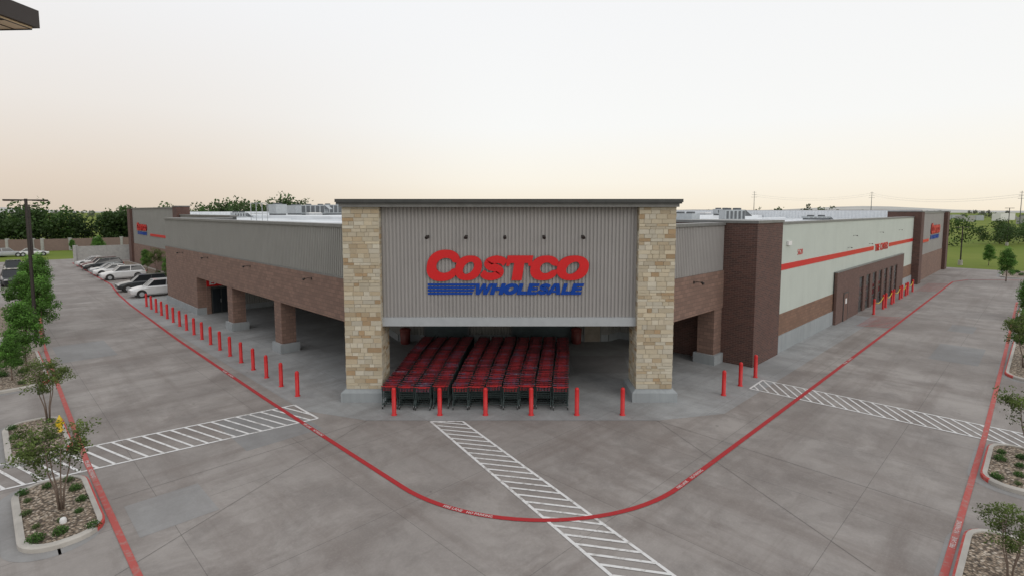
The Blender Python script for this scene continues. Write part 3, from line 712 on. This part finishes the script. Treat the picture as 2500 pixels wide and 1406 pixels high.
PL={'W':[(0,1),(.22,1),(.30,.40),(.40,1),(.61,1),(.70,.40),(.78,1),(1,1),(.84,0),(.60,0),(.51,.55),(.40,0),(.16,0)],
'H':[(0,0),(.34,0),(.34,.37),(.66,.37),(.66,0),(1,0),(1,1),(.66,1),(.66,.63),(.34,.63),(.34,1),(0,1)],
'L':[(0,0),(1,0),(1,.3),(.42,.3),(.42,1),(0,1)],
'E':[(0,0),(1,0),(1,.25),(.40,.25),(.40,.38),(.92,.38),(.92,.62),(.40,.62),(.40,.75),(1,.75),(1,1),(0,1)],
'A':[(0,0),(.29,0),(.35,.18),(.65,.18),(.71,0),(1,0),(.69,1),(.505,1),(.505,.74),(.60,.38),(.40,.38),(.495,.74),(.495,1),(.31,1)]}
def logo(mat,width,label):
    global SHR
    r=empty('store_sign',mat); top(r,label,'sign')
    k=width/398.0; th0=.10*min(1,width/7)
    def letter(o,i,cl,mats=('signred','signedge'),th=None):
        b=MB(); strip(b,[(x*k,z*k) for x,z in o],[(x*k,z*k) for x,z in i],cl,th or th0); add('sign_letter',b.mesh('letter',[M[x] for x in mats]),r)
    SHR=.16
    letter(*L_C(2,80,35,76,True)); letter(*L_O(71,64,37,60),th=th0+.012); letter(*L_S(134,60,37,60),th=th0+.004)
    b=MB(); poly_letter(b,TP,193*k,62*k,37*k,60*k,th0+.008); add('sign_letter',b.mesh('letter',[M['signred'],M['signedge']]),r)
    letter(*L_C(253,69,37,60),th=th0+.002); letter(*L_O(317,77,37,60),th=th0+.014)
    b=MB(); t2=.03
    for z0,z1,x1 in ((23.6,29,122),(16.4,21.6,119),(9.2,14.4,116),(2,7.2,113)):
        b.face([(3*k,-t2,z0*k),(x1*k-2*k,-t2,z0*k),(x1*k,-t2,z1*k),(3*k,-t2,z1*k)],0)
        b.face([(3*k,-t2,z1*k),(x1*k,-t2,z1*k),(x1*k,0,z1*k),(3*k,0,z1*k)],0)
    add('sign_stripes',b.mesh('stripes',[M['signblue']]),r)
    SHR=.30; bl=('signblue','signblue')
    for j,(ch,a,c) in enumerate((('W',117,159),('H',158,191),('O',189,223),('L',223,247),('E',247,273),('S',272,300),('A',296,331),('L',331,354),('E',354,381))):
        th=.05+.003*(j%2)
        if ch=='O': letter(*L_O(a,c-a,2,27,.16,.20),bl,th)
        elif ch=='S': letter(*L_S(a,c-a,2,27),bl,th)
        else:
            b=MB(); poly_letter(b,PL[ch],a*k,(c-a-1)*k,2*k,27*k,th); add('sign_letter',b.mesh('letter',[M['signblue'],M['signblue']]),r)
    SHR=.16
logo(Matrix.Translation((-3.82,23.80,4.74)),7.3,'large red italic lettering with blue wordmark and stripes on ribbed wall')
logo(BROT@Matrix.Translation((74.9,-1.87,4.75)),7.6,'red and blue store lettering on far grey wall')
logo(BROT@Matrix.Translation((5.85,90.5,4.75))@Matrix.Rotation(math.radians(-90),4,'Z'),6.8,'red and blue store lettering on distant recessed wall')
t=empty('tyre_center_sign',BROT@Matrix.Translation((45.3,-1.585,4.80))); top(t,'red capital lettering over the service bays','sign')
me=text_mesh('TIRE CENTER',M['signred'],.03,.005,0,1.1); fit(me,0,5.4,0,.66,True,0,.04); add('sign_lettering',me,t)
t=empty('street_number_sign',BROT@Matrix.Translation((24.0,-1.585,5.72))); top(t,'red street number digits on white wall panel','sign')
me=text_mesh('5620',M['signred'],.03,.0,0,1.1); fit(me,0,.95,0,.36,True,0,.015); add('sign_lettering',me,t)

def wall_light(mat,label='small dark sign floodlight on short arm',g='sign lights on the wall'):
    r=empty('wall_light',mat)
    b=MB(); b.box(-.05,.05,-.03,0,-.07,.07); b.tube([(0,0,.0),(0,-.2,.05),(0,-.42,.03)],[.018,.018,.018],0,6); add('bracket_arm',b.mesh('arm',[M['pole']]),r)
    b=MB(); b.tube([(0,-.40,.05),(0,-.50,-.01),(0,-.53,-.04)],[.04,.075,.075],0,10); add('lamp_shade',b.mesh('shade',[M['pole']]),r)
    top(r,label,'light',g); return r
wl=wall_light(Matrix.Translation((-3.72,23.81,7.35)))
for x in (-2.02,-.31,1.40,3.12): copy_tree(wl,Matrix.Translation((x,23.81,7.35)))
for q in (15,24,33,40): copy_tree(wl,BROT@Matrix.Translation((0,q,4.9))@Matrix.Rotation(math.radians(-90),4,'Z')@Matrix.Scale(.9,4))
copy_tree(wl,BROT@Matrix.Translation((13.3,0,4.85)))
for p,z in ((37.5,6.5),(47,6.5),(56,6.5),(36,5.6),(43,5.6)): copy_tree(wl,BROT@Matrix.Translation((p,-1.58,z))@Matrix.Scale(.55,4))
b=MB(); b.box(-.3,.3,-.12,0,-.12,.12); o=add('wall_light',b.mesh('wall_pack',[M['textwhite']]),None,BROT@Matrix.Translation((22.2,-1.59,6.55))); top(o,'white rectangular emergency light box on white panel wall','light')

# ---------------------------------------------------------------- rooftop
def rtu(p,q,z,w,d,h,rot=0):
    r=empty('rooftop_unit',BROT@Matrix.Translation((p,q,z))@Matrix.Rotation(rot,4,'Z'))
    b=MB(); b.box(-w/2,w/2,-d/2,d/2,.25,h); b.box(-w/2+.1,w/2-.1,-d/2+.1,d/2-.1,0,.25,1)
    for k in range(5): b.box(-w/2+.15+k*w/5,-w/2+w/5+k*w/5-.05,-d/2-.02,-d/2,.4,h-.15,1)
    add('cabinet',b.mesh('cabinet',[M['rtu'],M['rtud']]),r)
    b=MB()
    b.face([(w/2,-d/2,h),(w/2,d/2,h),(w/2+.8,d/2,h-.7),(w/2+.8,-d/2,h-.7)]); b.face([(w/2,-d/2,h),(w/2+.8,-d/2,h-.7),(w/2,-d/2,h-.7)],1); b.face([(w/2,d/2,h),(w/2,d/2,h-.7),(w/2+.8,d/2,h-.7)],1)
    add('intake_hood',b.mesh('hood',[M['rtu'],M['rtud']]),r)
    b=MB(); b.lathe([(.45,0),(.45,.18),(.3,.2)],-w/4,0,14,0,h); b.lathe([(.45,0),(.45,.18),(.3,.2)],w/4,0,14,0,h); add('exhaust_fan',b.mesh('fan',[M['rtud']]),r)
    top(r,'grey rooftop air handling unit with sloped hood','roof unit','air handling units on the roof')
def Wi(X,Y): return ((X+.1+Y-17.85)/S2,(Y-17.85-X-.1)/S2)
for px,Y,w,h in ((1672,58,2.4,1.0),(1785,60,2.2,1.4),(680,90,3.2,1.8),(770,92,4,1.7),(815,96,4,1.8),(725,98,4,1.7),(585,88,2,1.0),(1760,86,2.2,1.0),(1990,75,3,.5)):
    X=(px-1250)/1310*Y; p,q=Wi(X,Y); rtu(p,q,7.75 if (p>20 and q>24) else 7.2,w,1.8,h,math.radians(random.choice((0,90,-45))))
X=(635-1250)/1310*58; p,q=Wi(X,58)
r=empty('roof_hatch_railing',BROT@Matrix.Translation((p,q,7.2))@Matrix.Rotation(math.radians(-45),4,'Z')); b=MB()
for x in (-.6,.6):
    for y in (-.6,.6): b.bar((x,y,0),(x,y,2.1),.04)
for z in (1.0,2.1):
    for a,c in (((-.6,-.6),(.6,-.6)),((.6,-.6),(.6,.6)),((.6,.6),(-.6,.6)),((-.6,.6),(-.6,-.6))): b.bar((*a,z),(*c,z),.035)
add('rail',b.mesh('rail',[M['steel']]),r); top(r,'galvanised steel guard frame round the roof hatch','railing')
b0=MB(); b0.box(-1.2,1.2,-.6,.6,0,.3); b0.prism([(-1.1,-.5),(1.1,-.5),(1.1,.5),(-1.1,.5)],.3,.45,1); skm=b0.mesh('skylight',[M['steel'],M['textwhite']])
for i in range(6):
    for j in range(4):
        o=add('skylight',skm,None,BROT@Matrix.Translation((28+i*10,30+j*15,7.75))); top(o,'low white domed skylight on the membrane roof','skylight','skylights on the roof')

# ---------------------------------------------------------------- bollards
b=MB(); b.lathe([(.12,0),(.12,.02),(.09,.025),(.09,1.08),(.085,1.12),(.065,1.155),(.03,1.175),(.003,1.18)],0,0,18); bolm=b.mesh('bollard',[M['bolred']],True)
def bollard(x,y,h=1.0,g='red bollards along the kerbless front'):
    o=add('bollard',bolm,None,Matrix.Translation((x,y,.01))@Matrix.Rotation(random.uniform(-.008,.008),4,'X')@Matrix.Diagonal((1,1,h,1))); top(o,'red painted steel pipe bollard with domed top','bollard',g)
for k in range(6): bollard(-4.93+k*1.91,21.8)
for k in range(18): x,y=W(-2.5+.022*k,11.35+k*1.915); bollard(x,y)
for k in range(3): x,y=W(11.5+k*1.9,-2.5); bollard(x,y)
for p in (39.4,42.9,43.9,46.4,47.3,50.2,51.2,53.2,54.2,57.0): x,y=W(p,-2.9); bollard(x,y,1.1,'red bollards in front of the service bays')
for a,c in ((39.4,42.9),(43.9,46.4),(47.3,50.2),(51.2,53.2),(54.2,57)):
    b=MB(); pts=[]
    for k in range(9):
        t=k/8; x,y=W(a+(c-a)*t,-2.9); pts.append((x,y,1.1-.35*(1-(2*t-1)**2)))
    b.tube(pts,[.03]*9,0,5); o=add('barrier_chain',b.mesh('chain',[M['yellow']])); top(o,'yellow plastic chain hung between red bollards','chain','yellow chains between bollards')

# ---------------------------------------------------------------- shopping carts
f=MB(); WB=.335
xw=lambda y: WB-.06*y/.85
zb=lambda y:.50+.10*y/.85
zt=lambda y:.98-.06*y/.85
for i in range(11):
    y=.85*i/10; w=xw(y)
    f.bar((-w,y,zt(y)),(-w*.9,y,zb(y)),.007,0,3); f.bar((w,y,zt(y)),(w*.9,y,zb(y)),.007,0,3)
    f.bar((-w*.9,y,zb(y)),(w*.9,y,zb(y)),.006,0,3)
for j in range(6):
    t=j/5; z0=.50+(.48)*t; z1=.60+(.32)*t; s=.9+.1*t
    for sg in (-1,1): f.bar((sg*WB*s,0,z0),(sg*(WB-.06)*s,.85,z1),.007 if j<5 else .014,0,4)
    f.bar((-(WB-.06)*s,.85,z1),((WB-.06)*s,.85,z1),.007,0,3)
    f.bar((-WB*s,0,z0),(WB*s,0,z0),.008,0,3)
for j in range(9):
    x=-.29+j*.0725; f.bar((x,0,.5),(x,0,.98),.007,0,3); f.bar((x*.78,.85,.6),(x*.8,.85,.92),.006,0,3); f.bar((x*.9,0,.5),(x*.72,.85,.6),.005,0,3)
for sg in (-1,1):
    f.tube([(sg*(WB-.01),-.06,1.02),(sg*(WB-.01),.02,.75),(sg*(WB-.015),.08,.40),(sg*(WB-.01),.0,.16)],[.017]*4,0,5)
    f.tube([(sg*(WB-.01),.0,.16),(sg*.25,.86,.16)],[.017]*2,0,5); f.tube([(sg*.30,.08,.42),(sg*.23,.7,.55)],[.012]*2,0,4)
f.bar((-.31,0,.2),(.31,0,.2),.015,0,4); f.bar((-.25,.86,.17),(.25,.86,.17),.014,0,4)
for j in range(5): f.bar((-.2+j*.1,.02,.22),(-.16+j*.08,.84,.2),.006,0,3)
h=MB(); h.tube([(-.335,-.08,1.03),(.335,-.08,1.03)],[.018,.018],0,8); h.box(-.17,.17,-.10,-.065,.99,1.055,0)
s=MB()
for k in range(5): s.box(-.30+k*.122,-.30+k*.122+.085,.015,.04,.80,.97,0)
for k in range(3): s.box(-.29+k*.2,-.29+k*.2+.15,.06,.14,.93,.945,0)
w=MB(); w.tube([(-.018,0,.06),(.018,0,.06)],[.06,.06],0,12); w.box(-.012,.012,-.02,.02,.06,.16,1)
fm=f.mesh('cart_frame',[M['cart']]); hm=h.mesh('cart_handle',[M['carthandle']]); sm=s.mesh('cart_seat',[M['cartred']]); wm=w.mesh('cart_wheel',[M['rubber'],M['steel']])
full=MB()
for src,mi in ((f,0),(h,1),(s,1)):
    o=len(full.v); full.v+=src.v; full.f+=[tuple(i+o for i in g) for g in src.f]; full.m+=[mi]*len(src.f); full.c+=[None]*len(src.f)
WP=((-.31,.0),(.31,.0),(-.24,.82),(.24,.82))
for x,y in WP:
    o=len(full.v); full.v+=[(a+x,b_+y,c) for a,b_,c in w.v]; full.f+=[tuple(i+o for i in g) for g in w.f]; full.m+=[2]*len(w.f); full.c+=[None]*len(w.f)
fullm=full.mesh('shopping_cart',[M['cart'],M['cartred'],M['rubber']])
proto=empty('shopping_cart'); add('wire_basket_frame',fm,proto); add('handle',hm,proto); add('child_seat_flap',sm,proto)
for x,y in WP: add('wheel',wm,proto,Matrix.Translation((x,y,0)))
CL='wire shopping cart with red handle nested in a long row'; CG='shopping carts nested in rows under the canopy'
stuffm=[]; random.seed(5); first=True
for k in range(11):
    y0=22.45+random.uniform(-.12,.12)
    for n in range(34):
        y=y0+n*.27+random.uniform(-.03,.03); fr=n/33
        x=-5.28+.728*k+(.10 if k>3 else 0)+fr*(.05*k+.35+(.06 if k>3 else -.06))+.03*math.sin(n*.2+k*.35)+random.uniform(-.025,.025)
        Mx=Matrix.Translation((x,y,.01))@Matrix.Rotation(random.uniform(-.05,.05),4,'Z')
        if n==0:
            if first: proto.matrix_world=Mx; c=proto; first=False
            else: c=copy_tree(proto,Mx)
            top(c,'wire shopping cart with red handle at the head of its row','shopping cart',CG)
        elif n<27:
            o=add('shopping_cart',fullm,None,Mx); top(o,CL,'shopping cart',CG)
        else: stuffm.append(Mx)
V=np.array(full.v); nv=len(V); vs=[];fs=[];ms=[]
for i,Mx in enumerate(stuffm):
    A=np.array(Mx); vs.append(V@A[:3,:3].T+A[:3,3]); fs+= [tuple(j+i*nv for j in g) for g in full.f]; ms+=full.m
me=bpy.data.meshes.new('shopping_carts'); me.from_pydata(np.concatenate(vs).tolist(),[],fs)
for m_ in (M['cart'],M['cartred'],M['rubber']): me.materials.append(m_)
me.polygons.foreach_set('material_index',ms)
o=add('shopping_carts',me); struct(o,'stuff'); top(o,'rear ends of the nested shopping cart rows','shopping carts',CG)
def bin_(x,y):
    r=empty('trash_can',Matrix.Translation((x,y,.01))); b=MB(); b.lathe([(.27,0),(.31,.1),(.33,.85),(.3,.86)],0,0,18); add('bin_body',b.mesh('bin',[M['bin']],True),r)
    b=MB(); b.lathe([(.35,.86),(.36,.93),(.25,1.02),(.12,1.06),(.02,1.07)],0,0,18); add('bin_lid',b.mesh('lid',[M['bin']],True),r)
    top(r,'dark red round trash can with domed lid','trash can','trash cans by the rear canopy wall')
bin_(-6.85,33.9); bin_(4.15,34.0)

# ---------------------------------------------------------------- light poles
def light_pole(x,y,h,arms=2,rot=0,label='tall bronze parking lot light pole with twin flat heads',head=1.0,hw=.19,mg=.04):
    r=empty('light_pole',Matrix.Translation((x,y,0))@Matrix.Rotation(rot,4,'Z'))
    b=MB(); b.lathe([(.3,0),(.3,.75),(.28,.77)],0,0,16); add('concrete_base',b.mesh('base',[M['kerb']]),r)
    b=MB(); b.tube([(0,0,.77),(0,0,h)],[.105,.08],0,8); add('pole',b.mesh('pole',[M['pole']]),r)
    for s in ((-1,1) if arms==2 else (1,)):
        b=MB(); b.box(min(0,s*.3),max(0,s*.3),-.03,.03,h-.12,h-.04); add('arm',b.mesh('arm',[M['pole']]),r)
        x0,x1=(.28,1.0*head); b=MB()
        P=[(s*x0,-hw*.5,),(s*(x0+.15),-hw),(s*x1,-hw),(s*x1,hw),(s*(x0+.15),hw),(s*x0,hw*.5)]
        if s<0: P=P[::-1]
        b.prism(P,h-.13,h-.04,0); b.box(min(s*.5,s*(x1-mg)),max(s*.5,s*(x1-mg)),-hw+mg,hw-mg,h-.14,h-.128,1)
        nb=int((x1-.5)/.09)
        for k in range(nb+1):
            a=.5+k*(x1-mg-.505)/nb
            b.box(min(s*a,s*(a+.005)),max(s*a,s*(a+.005)),-hw+mg,hw-mg,h-.143,h-.139,0)
        for k in (-hw+mg,-hw*.35,hw*.35,hw-mg-.006): b.box(min(s*.5,s*(x1-mg)),max(s*.5,s*(x1-mg)),k,k+.006,h-.145,h-.1395,0)
        add('lamp_head',b.mesh('head',[M['pole'],M['lens']]),r)
    top(r,label,'light pole')
light_pole(-28.75,31.9,9.2,2,math.radians(40))
light_pole(-56,62.5,9.2,2,math.radians(40)); light_pole(121,131,9.2,2,0); light_pole(70.5,84,6.0,2,0)
light_pole(-3.95,2.74,9.59,1,math.radians(-3),'bronze light pole with one flat head seen from below',head=1.44,hw=.27,mg=.022)

r=empty('fire_hydrant',Matrix.Translation((-17.3,19.9,.11))); b=MB()
b.lathe([(.12,0),(.12,.04),(.075,.05),(.075,.40),(.10,.41),(.10,.45),(.08,.47),(.06,.54),(.03,.58),(.03,.62),(.005,.63)],0,0,14); add('barrel',b.mesh('barrel',[M['yellow']],True),r)
b=MB(); b.tube([(-.15,0,.33),(.15,0,.33)],[.045,.045],0,8); b.tube([(0,-.16,.28),(0,0,.28)],[.06,.06],0,8); add('outlet',b.mesh('outlet',[M['yellow']]),r)
top(r,'yellow fire hydrant standing in a gravel island','fire hydrant')
b=MB(); b.lathe([(.08,0),(.08,.08),(.06,.13),(.02,.15)],0,0,12); o=add('utility_cap',b.mesh('utility_cap',[M['textwhite']],True),None,Matrix.Translation((-12.15,13.85,.11))); top(o,'small white utility cap in the gravel bed','utility cap')

# ---------------------------------------------------------------- cars
def car(kind,paint):
    r=empty('parked_car')
    tall={'suv':1.66,'sedan':1.45,'pickup':1.85}[kind]; L=4.7 if kind!='pickup' else 5.7; wd=.93 if kind!='pickup' else 1.0
    belt={'suv':1.05,'sedan':.92,'pickup':1.15}[kind]; hl=L/2
    st=[(-hl,.45,belt*.72,.80),(-hl+.08,.32,belt*.9,.92),(-hl+.5,.25,belt,1.0),(-.5,.22,belt,1.0),(hl*.36,.22,belt,1.0),(hl*.62,.24,belt*.93,.98),(hl-.35,.27,belt*.82,.93),(hl-.06,.32,belt*.68,.82),(hl,.42,belt*.55,.74)]
    b=MB(); rings=[]
    for x,zb,zt,k in st:
        w_=wd*k; rings.append([(x,-w_*.86,zb),(x,-w_*.98,zb+.12),(x,-w_,zb+.35),(x,-w_*.98,zt-.12),(x,-w_*.88,zt),(x,w_*.88,zt),(x,w_*.98,zt-.12),(x,w_,zb+.35),(x,w_*.98,zb+.12),(x,w_*.86,zb)])
    for a,c in zip(rings[:-1],rings[1:]):
        for j in range(10): b.face([a[j],c[j],c[(j+1)%10],a[(j+1)%10]])
    b.face(rings[0][::-1]); b.face(rings[-1])
    if kind=='suv': cb=(-hl+.15,hl*.42,-hl+.5,.35)
    elif kind=='sedan': cb=(-hl+.75,hl*.45,-hl+1.45,.3)
    else: cb=(-.75,hl*.45,-.6,.75)
    zr=tall; wt=wd*.70; wb=wd*.87
    b.box(cb[2]-.02,cb[3]+.05,-wt,wt,zr-.06,zr,0)
    for x in (-hl*.60,hl*.62):
        for sgn in (-1,1): b.tube([(x,sgn*(wd-.25),.36),(x,sgn*(wd+.004),.36)],[.43,.43],1,20)
    if kind=='pickup': b.box(-hl+.1,-.9,-wd*.8,wd*.8,belt-.02,belt+.01,1)
    add('car_body',b.mesh('car_body',[paint,M['rubber']],False),r)
    g=MB(); lo=[(cb[0],-wb),(cb[1],-wb*.95),(cb[1],wb*.95),(cb[0],wb)]; hi=[(cb[2],-wt),(cb[3],-wt),(cb[3],wt),(cb[2],wt)]
    for i in range(4):
        j=(i+1)%4; g.face([(*lo[i],belt-.03),(*lo[j],belt-.03),(*hi[j],zr-.06),(*hi[i],zr-.06)])
    add('windows',g.mesh('windows',[M['glass']]),r)
    for sgn in (-1,1):
        for xa,xb in ((cb[0],cb[2]),((cb[0]+cb[1])/2-.05,(cb[2]+cb[3])/2),(cb[1],cb[3])):
            pl_=MB(); pl_.bar((xa,sgn*(wb if xa<cb[1] else wb*.95),belt-.02),(xb,sgn*wt,zr-.03),.04)
            add('roof_pillar',pl_.mesh('pillar',[paint]),r)
    R=.35 if kind!='pickup' else .4
    for x in (-hl*.60,hl*.62):
        for sgn in (-1,1):
            wv=empty('wheel'); wv.parent=r; wv.location=(x,sgn*(wd-.09),R)
            t=MB(); t.tube([(0,-.115,0),(0,.115,0)],[R,R],0,18); add('tyre',t.mesh('tyre',[M['rubber']],False),wv)
            t=MB(); t.tube([(0,sgn*.10,0),(0,sgn*.125,0)],[R*.64,R*.60],0,12); add('rim',t.mesh('rim',[M['steel']]),wv)
    for sgn in (-1,1):
        t=MB(); t.box(hl-.22,hl-.03,sgn*wd*.62-.14,sgn*wd*.62+.14,belt*.60,belt*.74); add('headlight',t.mesh('headlight',[M['textwhite']]),r)
        t=MB(); t.box(-hl-.01,-hl+.12,sgn*wd*.66-.1,sgn*wd*.66+.1,belt*.66,belt*.9); add('tail_light',t.mesh('tail',[M['signred']]),r)
    return r
def paint(n,c):
    m=simple(n,c,.28,.1,var=.05); m.node_tree.nodes['Principled BSDF'].inputs['Coat Weight'].default_value=.6; return m
PW=paint('white_car_paint',(.62,.63,.64)); PK=paint('black_car_paint',(.018,.022,.026)); PR=paint('dark_red_car_paint',(.10,.012,.018)); PS=paint('silver_car_paint',(.34,.36,.38))
def put(r,p,q,rot,label):
    x,y=W(p,q); r.matrix_world=Matrix.Translation((x,y,.01))@Matrix.Rotation(math.radians(rot),4,'Z'); top(r,label,'car','cars parked in the lot')
put(car('suv',PW),.1,50.8,225,'white compact suv backed in beside the store wall')
put(car('suv',PK),-.1,56.2,225,'black suv backed in beside the store wall')
put(car('suv',PW),.2,69.0,225,'white suv parked in the row by the store')
put(car('sedan',PW),.2,74.8,225,'white sedan parked in the row by the store')
put(car('sedan',PS),.2,77.7,225,'silver sedan parked in the row by the store')
put(car('suv',PK),.2,83.5,225,'black suv parked in the row by the store')
put(car('suv',PR),.2,86.3,225,'dark red suv parked in the row by the store')
put(car('sedan',PW),.2,92,225,'white sedan at the end of the parked row')
for X,Y,k,pt,l in ((-57.8,61.6,'pickup',PK,'black pickup truck parked in the outer lot'),(-67.6,72.4,'pickup',PK,'black crew cab pickup in the outer lot'),(-90.5,101,'sedan',PW,'white sedan parked near the perimeter wall'),(-93,98.5,'suv',PS,'silver suv parked near the perimeter wall'),(-95.5,98,'sedan',PK,'dark sedan parked near the perimeter wall')):
    p,q=Wi(X,Y); put(car(k,pt),p,q,-45 if k=='pickup' else 45,l)

# ---------------------------------------------------------------- perimeter walls, far things
def wall(pts,h,th,mat,label,pil=4.5):
    r=empty('perimeter_wall'); b=MB()
    for a,e in zip(pts[:-1],pts[1:]):
        L=math.hypot(e[0]-a[0],e[1]-a[1]); ux,uy=(e[0]-a[0])/L,(e[1]-a[1])/L; nx,ny=-uy*th/2,ux*th/2
        b.prism([(a[0]+nx,a[1]+ny),(a[0]-nx,a[1]-ny),(e[0]-nx,e[1]-ny),(e[0]+nx,e[1]+ny)],0,h)
        for k in range(int(L/pil)+1):
            x,y=a[0]+ux*k*pil,a[1]+uy*k*pil; c=MB(); c.box(x-.25,x+.25,y-.25,y+.25,0,h+.2); add('wall_pier',c.mesh('pier',[M['wallg']]),r)
    add('wall_panel',b.mesh('panel',[mat]),r); top(r,label,'wall')
wall([(-160,104),(-118,108),(-99,113),(-78,128)],2.5,.25,M['wallp'],'long brown masonry perimeter wall below the trees')
wall([W(-1,101),W(12,101)],2.6,.25,M['wallg'],'grey concrete screen wall beside the store',30)
def pylon(x,y,h):
    r=empty('power_pylon',Matrix.Translation((x,y,0))); b=MB(); b.tube([(0,0,0),(0,0,h)],[h*.014,h*.006],0,8); add('mast',b.mesh('mast',[M['rtud']]),r)
    b=MB()
    for z,w_ in ((.78,.11),(.87,.09),(.96,.07)): b.bar((-h*w_,0,h*z),(h*w_,0,h*z),.15,0,4)
    add('crossarm',b.mesh('arm',[M['rtud']]),r); top(r,'tall slender steel power line mast on the plain','power pylon','power line masts')
for px,Y,h in ((1838,600,30),(2123,560,28),(2487,330,20.5)): pylon((px-1250)/1310*Y,Y,h)
b=MB()
for z in (24.5,26.5):
    xs=[((1838-1250)/1310*600,600),((2123-1250)/1310*560,560),((2487-1250)/1310*330,330)]
    for (x0,y0),(x1,y1) in zip(xs[:-1],xs[1:]):
        zz=[z if y0>400 else z*.7, z if y1>400 else z*.7]
        b.tube([(x0+(x1-x0)*t/12,y0+(y1-y0)*t/12,zz[0]+(zz[1]-zz[0])*t/12-5*(1-(2*t/12-1)**2)) for t in range(13)],[.06]*13,0,3)
o=add('power_line',b.mesh('power_line',[M['steel']])); top(o,'thin overhead power cables strung between steel masts','power line')
random.seed(9); b=MB(); pal=[M['textwhite'],M['wallg'],M['signedge'],M['rtu']]
for k in range(90):
    x=random.uniform(150,700); y=random.uniform(330,640); w_=random.uniform(5,16); b.box(x,x+w_,y,y+8,0,random.uniform(3,6.5),random.randrange(4))
o=add('distant_town',b.mesh('town',pal)); struct(o,'stuff'); top(o,'scattered low buildings of a far-off town','town')
b=MB(); P=[]
for k in range(61):
    a=math.radians(-62+124*k/60); R=3600; z=14+12*math.sin(k*.31)+8*math.sin(k*.83+1); P.append((R*math.sin(a),R*math.cos(a),max(4,z)))
for k in range(60):
    a,c=P[k],P[k+1]; b.face([(a[0]*.8,a[1]*.8,0),(c[0]*.8,c[1]*.8,0),c,a]); b.face([a,c,(c[0]*1.1,c[1]*1.1,0),(a[0]*1.1,a[1]*1.1,0)])
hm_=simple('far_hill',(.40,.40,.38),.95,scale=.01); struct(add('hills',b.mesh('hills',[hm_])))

# ---------------------------------------------------------------- world, sun, camera
w=bpy.data.worlds.new('World'); scene.world=w; w.use_nodes=True; nt=w.node_tree; nt.nodes.clear()
out=nt.nodes.new('ShaderNodeOutputWorld'); addn=nt.nodes.new('ShaderNodeAddShader')
sky=nt.nodes.new('ShaderNodeTexSky'); sky.sky_type='NISHITA'; sky.sun_disc=False; sky.sun_elevation=math.radians(30); sky.sun_rotation=math.radians(140); sky.dust_density=3; sky.air_density=1
b1=nt.nodes.new('ShaderNodeBackground'); b1.inputs[1].default_value=.01; nt.links.new(sky.outputs[0],b1.inputs[0])
tc=nt.nodes.new('ShaderNodeTexCoord'); sp=nt.nodes.new('ShaderNodeSeparateXYZ'); nt.links.new(tc.outputs['Generated'],sp.inputs[0])
def ramp(stops):
    r=nt.nodes.new('ShaderNodeValToRGB')
    while len(r.color_ramp.elements)<len(stops): r.color_ramp.elements.new(.5)
    for e,(p,c) in zip(r.color_ramp.elements,stops): e.position=p; e.color=(*c,1)
    nt.links.new(sp.outputs[2],r.inputs[0]); return r
rl_=ramp([(0,(.68,.575,.47)),(.05,(.73,.625,.53)),(.16,(.81,.755,.70)),(.34,(.87,.87,.875))])
rc_=ramp([(0,(.92,.82,.66)),(.05,(.94,.885,.78)),(.15,(.92,.915,.89)),(.35,(.90,.90,.90))])
mr=nt.nodes.new('ShaderNodeMapRange'); mr.inputs[1].default_value=-.68; mr.inputs[2].default_value=.05; mr.interpolation_type='SMOOTHSTEP'; nt.links.new(sp.outputs[0],mr.inputs[0])
mx=nt.nodes.new('ShaderNodeMix'); mx.data_type='RGBA'; nt.links.new(mr.outputs[0],mx.inputs[0]); nt.links.new(rl_.outputs[0],mx.inputs[6]); nt.links.new(rc_.outputs[0],mx.inputs[7])
b2=nt.nodes.new('ShaderNodeBackground'); b2.inputs[1].default_value=1.0; nt.links.new(mx.outputs[2],b2.inputs[0])
nt.links.new(b1.outputs[0],addn.inputs[0]); nt.links.new(b2.outputs[0],addn.inputs[1]); nt.links.new(addn.outputs[0],out.inputs[0])
sl=bpy.data.lights.new('sun','SUN'); sl.energy=.5; sl.angle=math.radians(30); sl.color=(1,.95,.89)
so=bpy.data.objects.new('sun',sl); COL.objects.link(so)
d=Vector((math.sin(math.radians(140)),math.cos(math.radians(140)),math.tan(math.radians(30)))).normalized(); so.rotation_euler=d.to_track_quat('Z','Y').to_euler()
cam=bpy.data.cameras.new('camera'); co=bpy.data.objects.new('camera',cam); COL.objects.link(co); scene.camera=co
co.location=(0,0,8.5); co.rotation_euler=(math.radians(85),0,0); cam.sensor_width=36; cam.lens=18.864; cam.shift_y=-.02936; cam.clip_end=9000; cam.clip_start=.1
scene.view_settings.view_transform='Standard'; scene.view_settings.look='None'; scene.view_settings.exposure=0
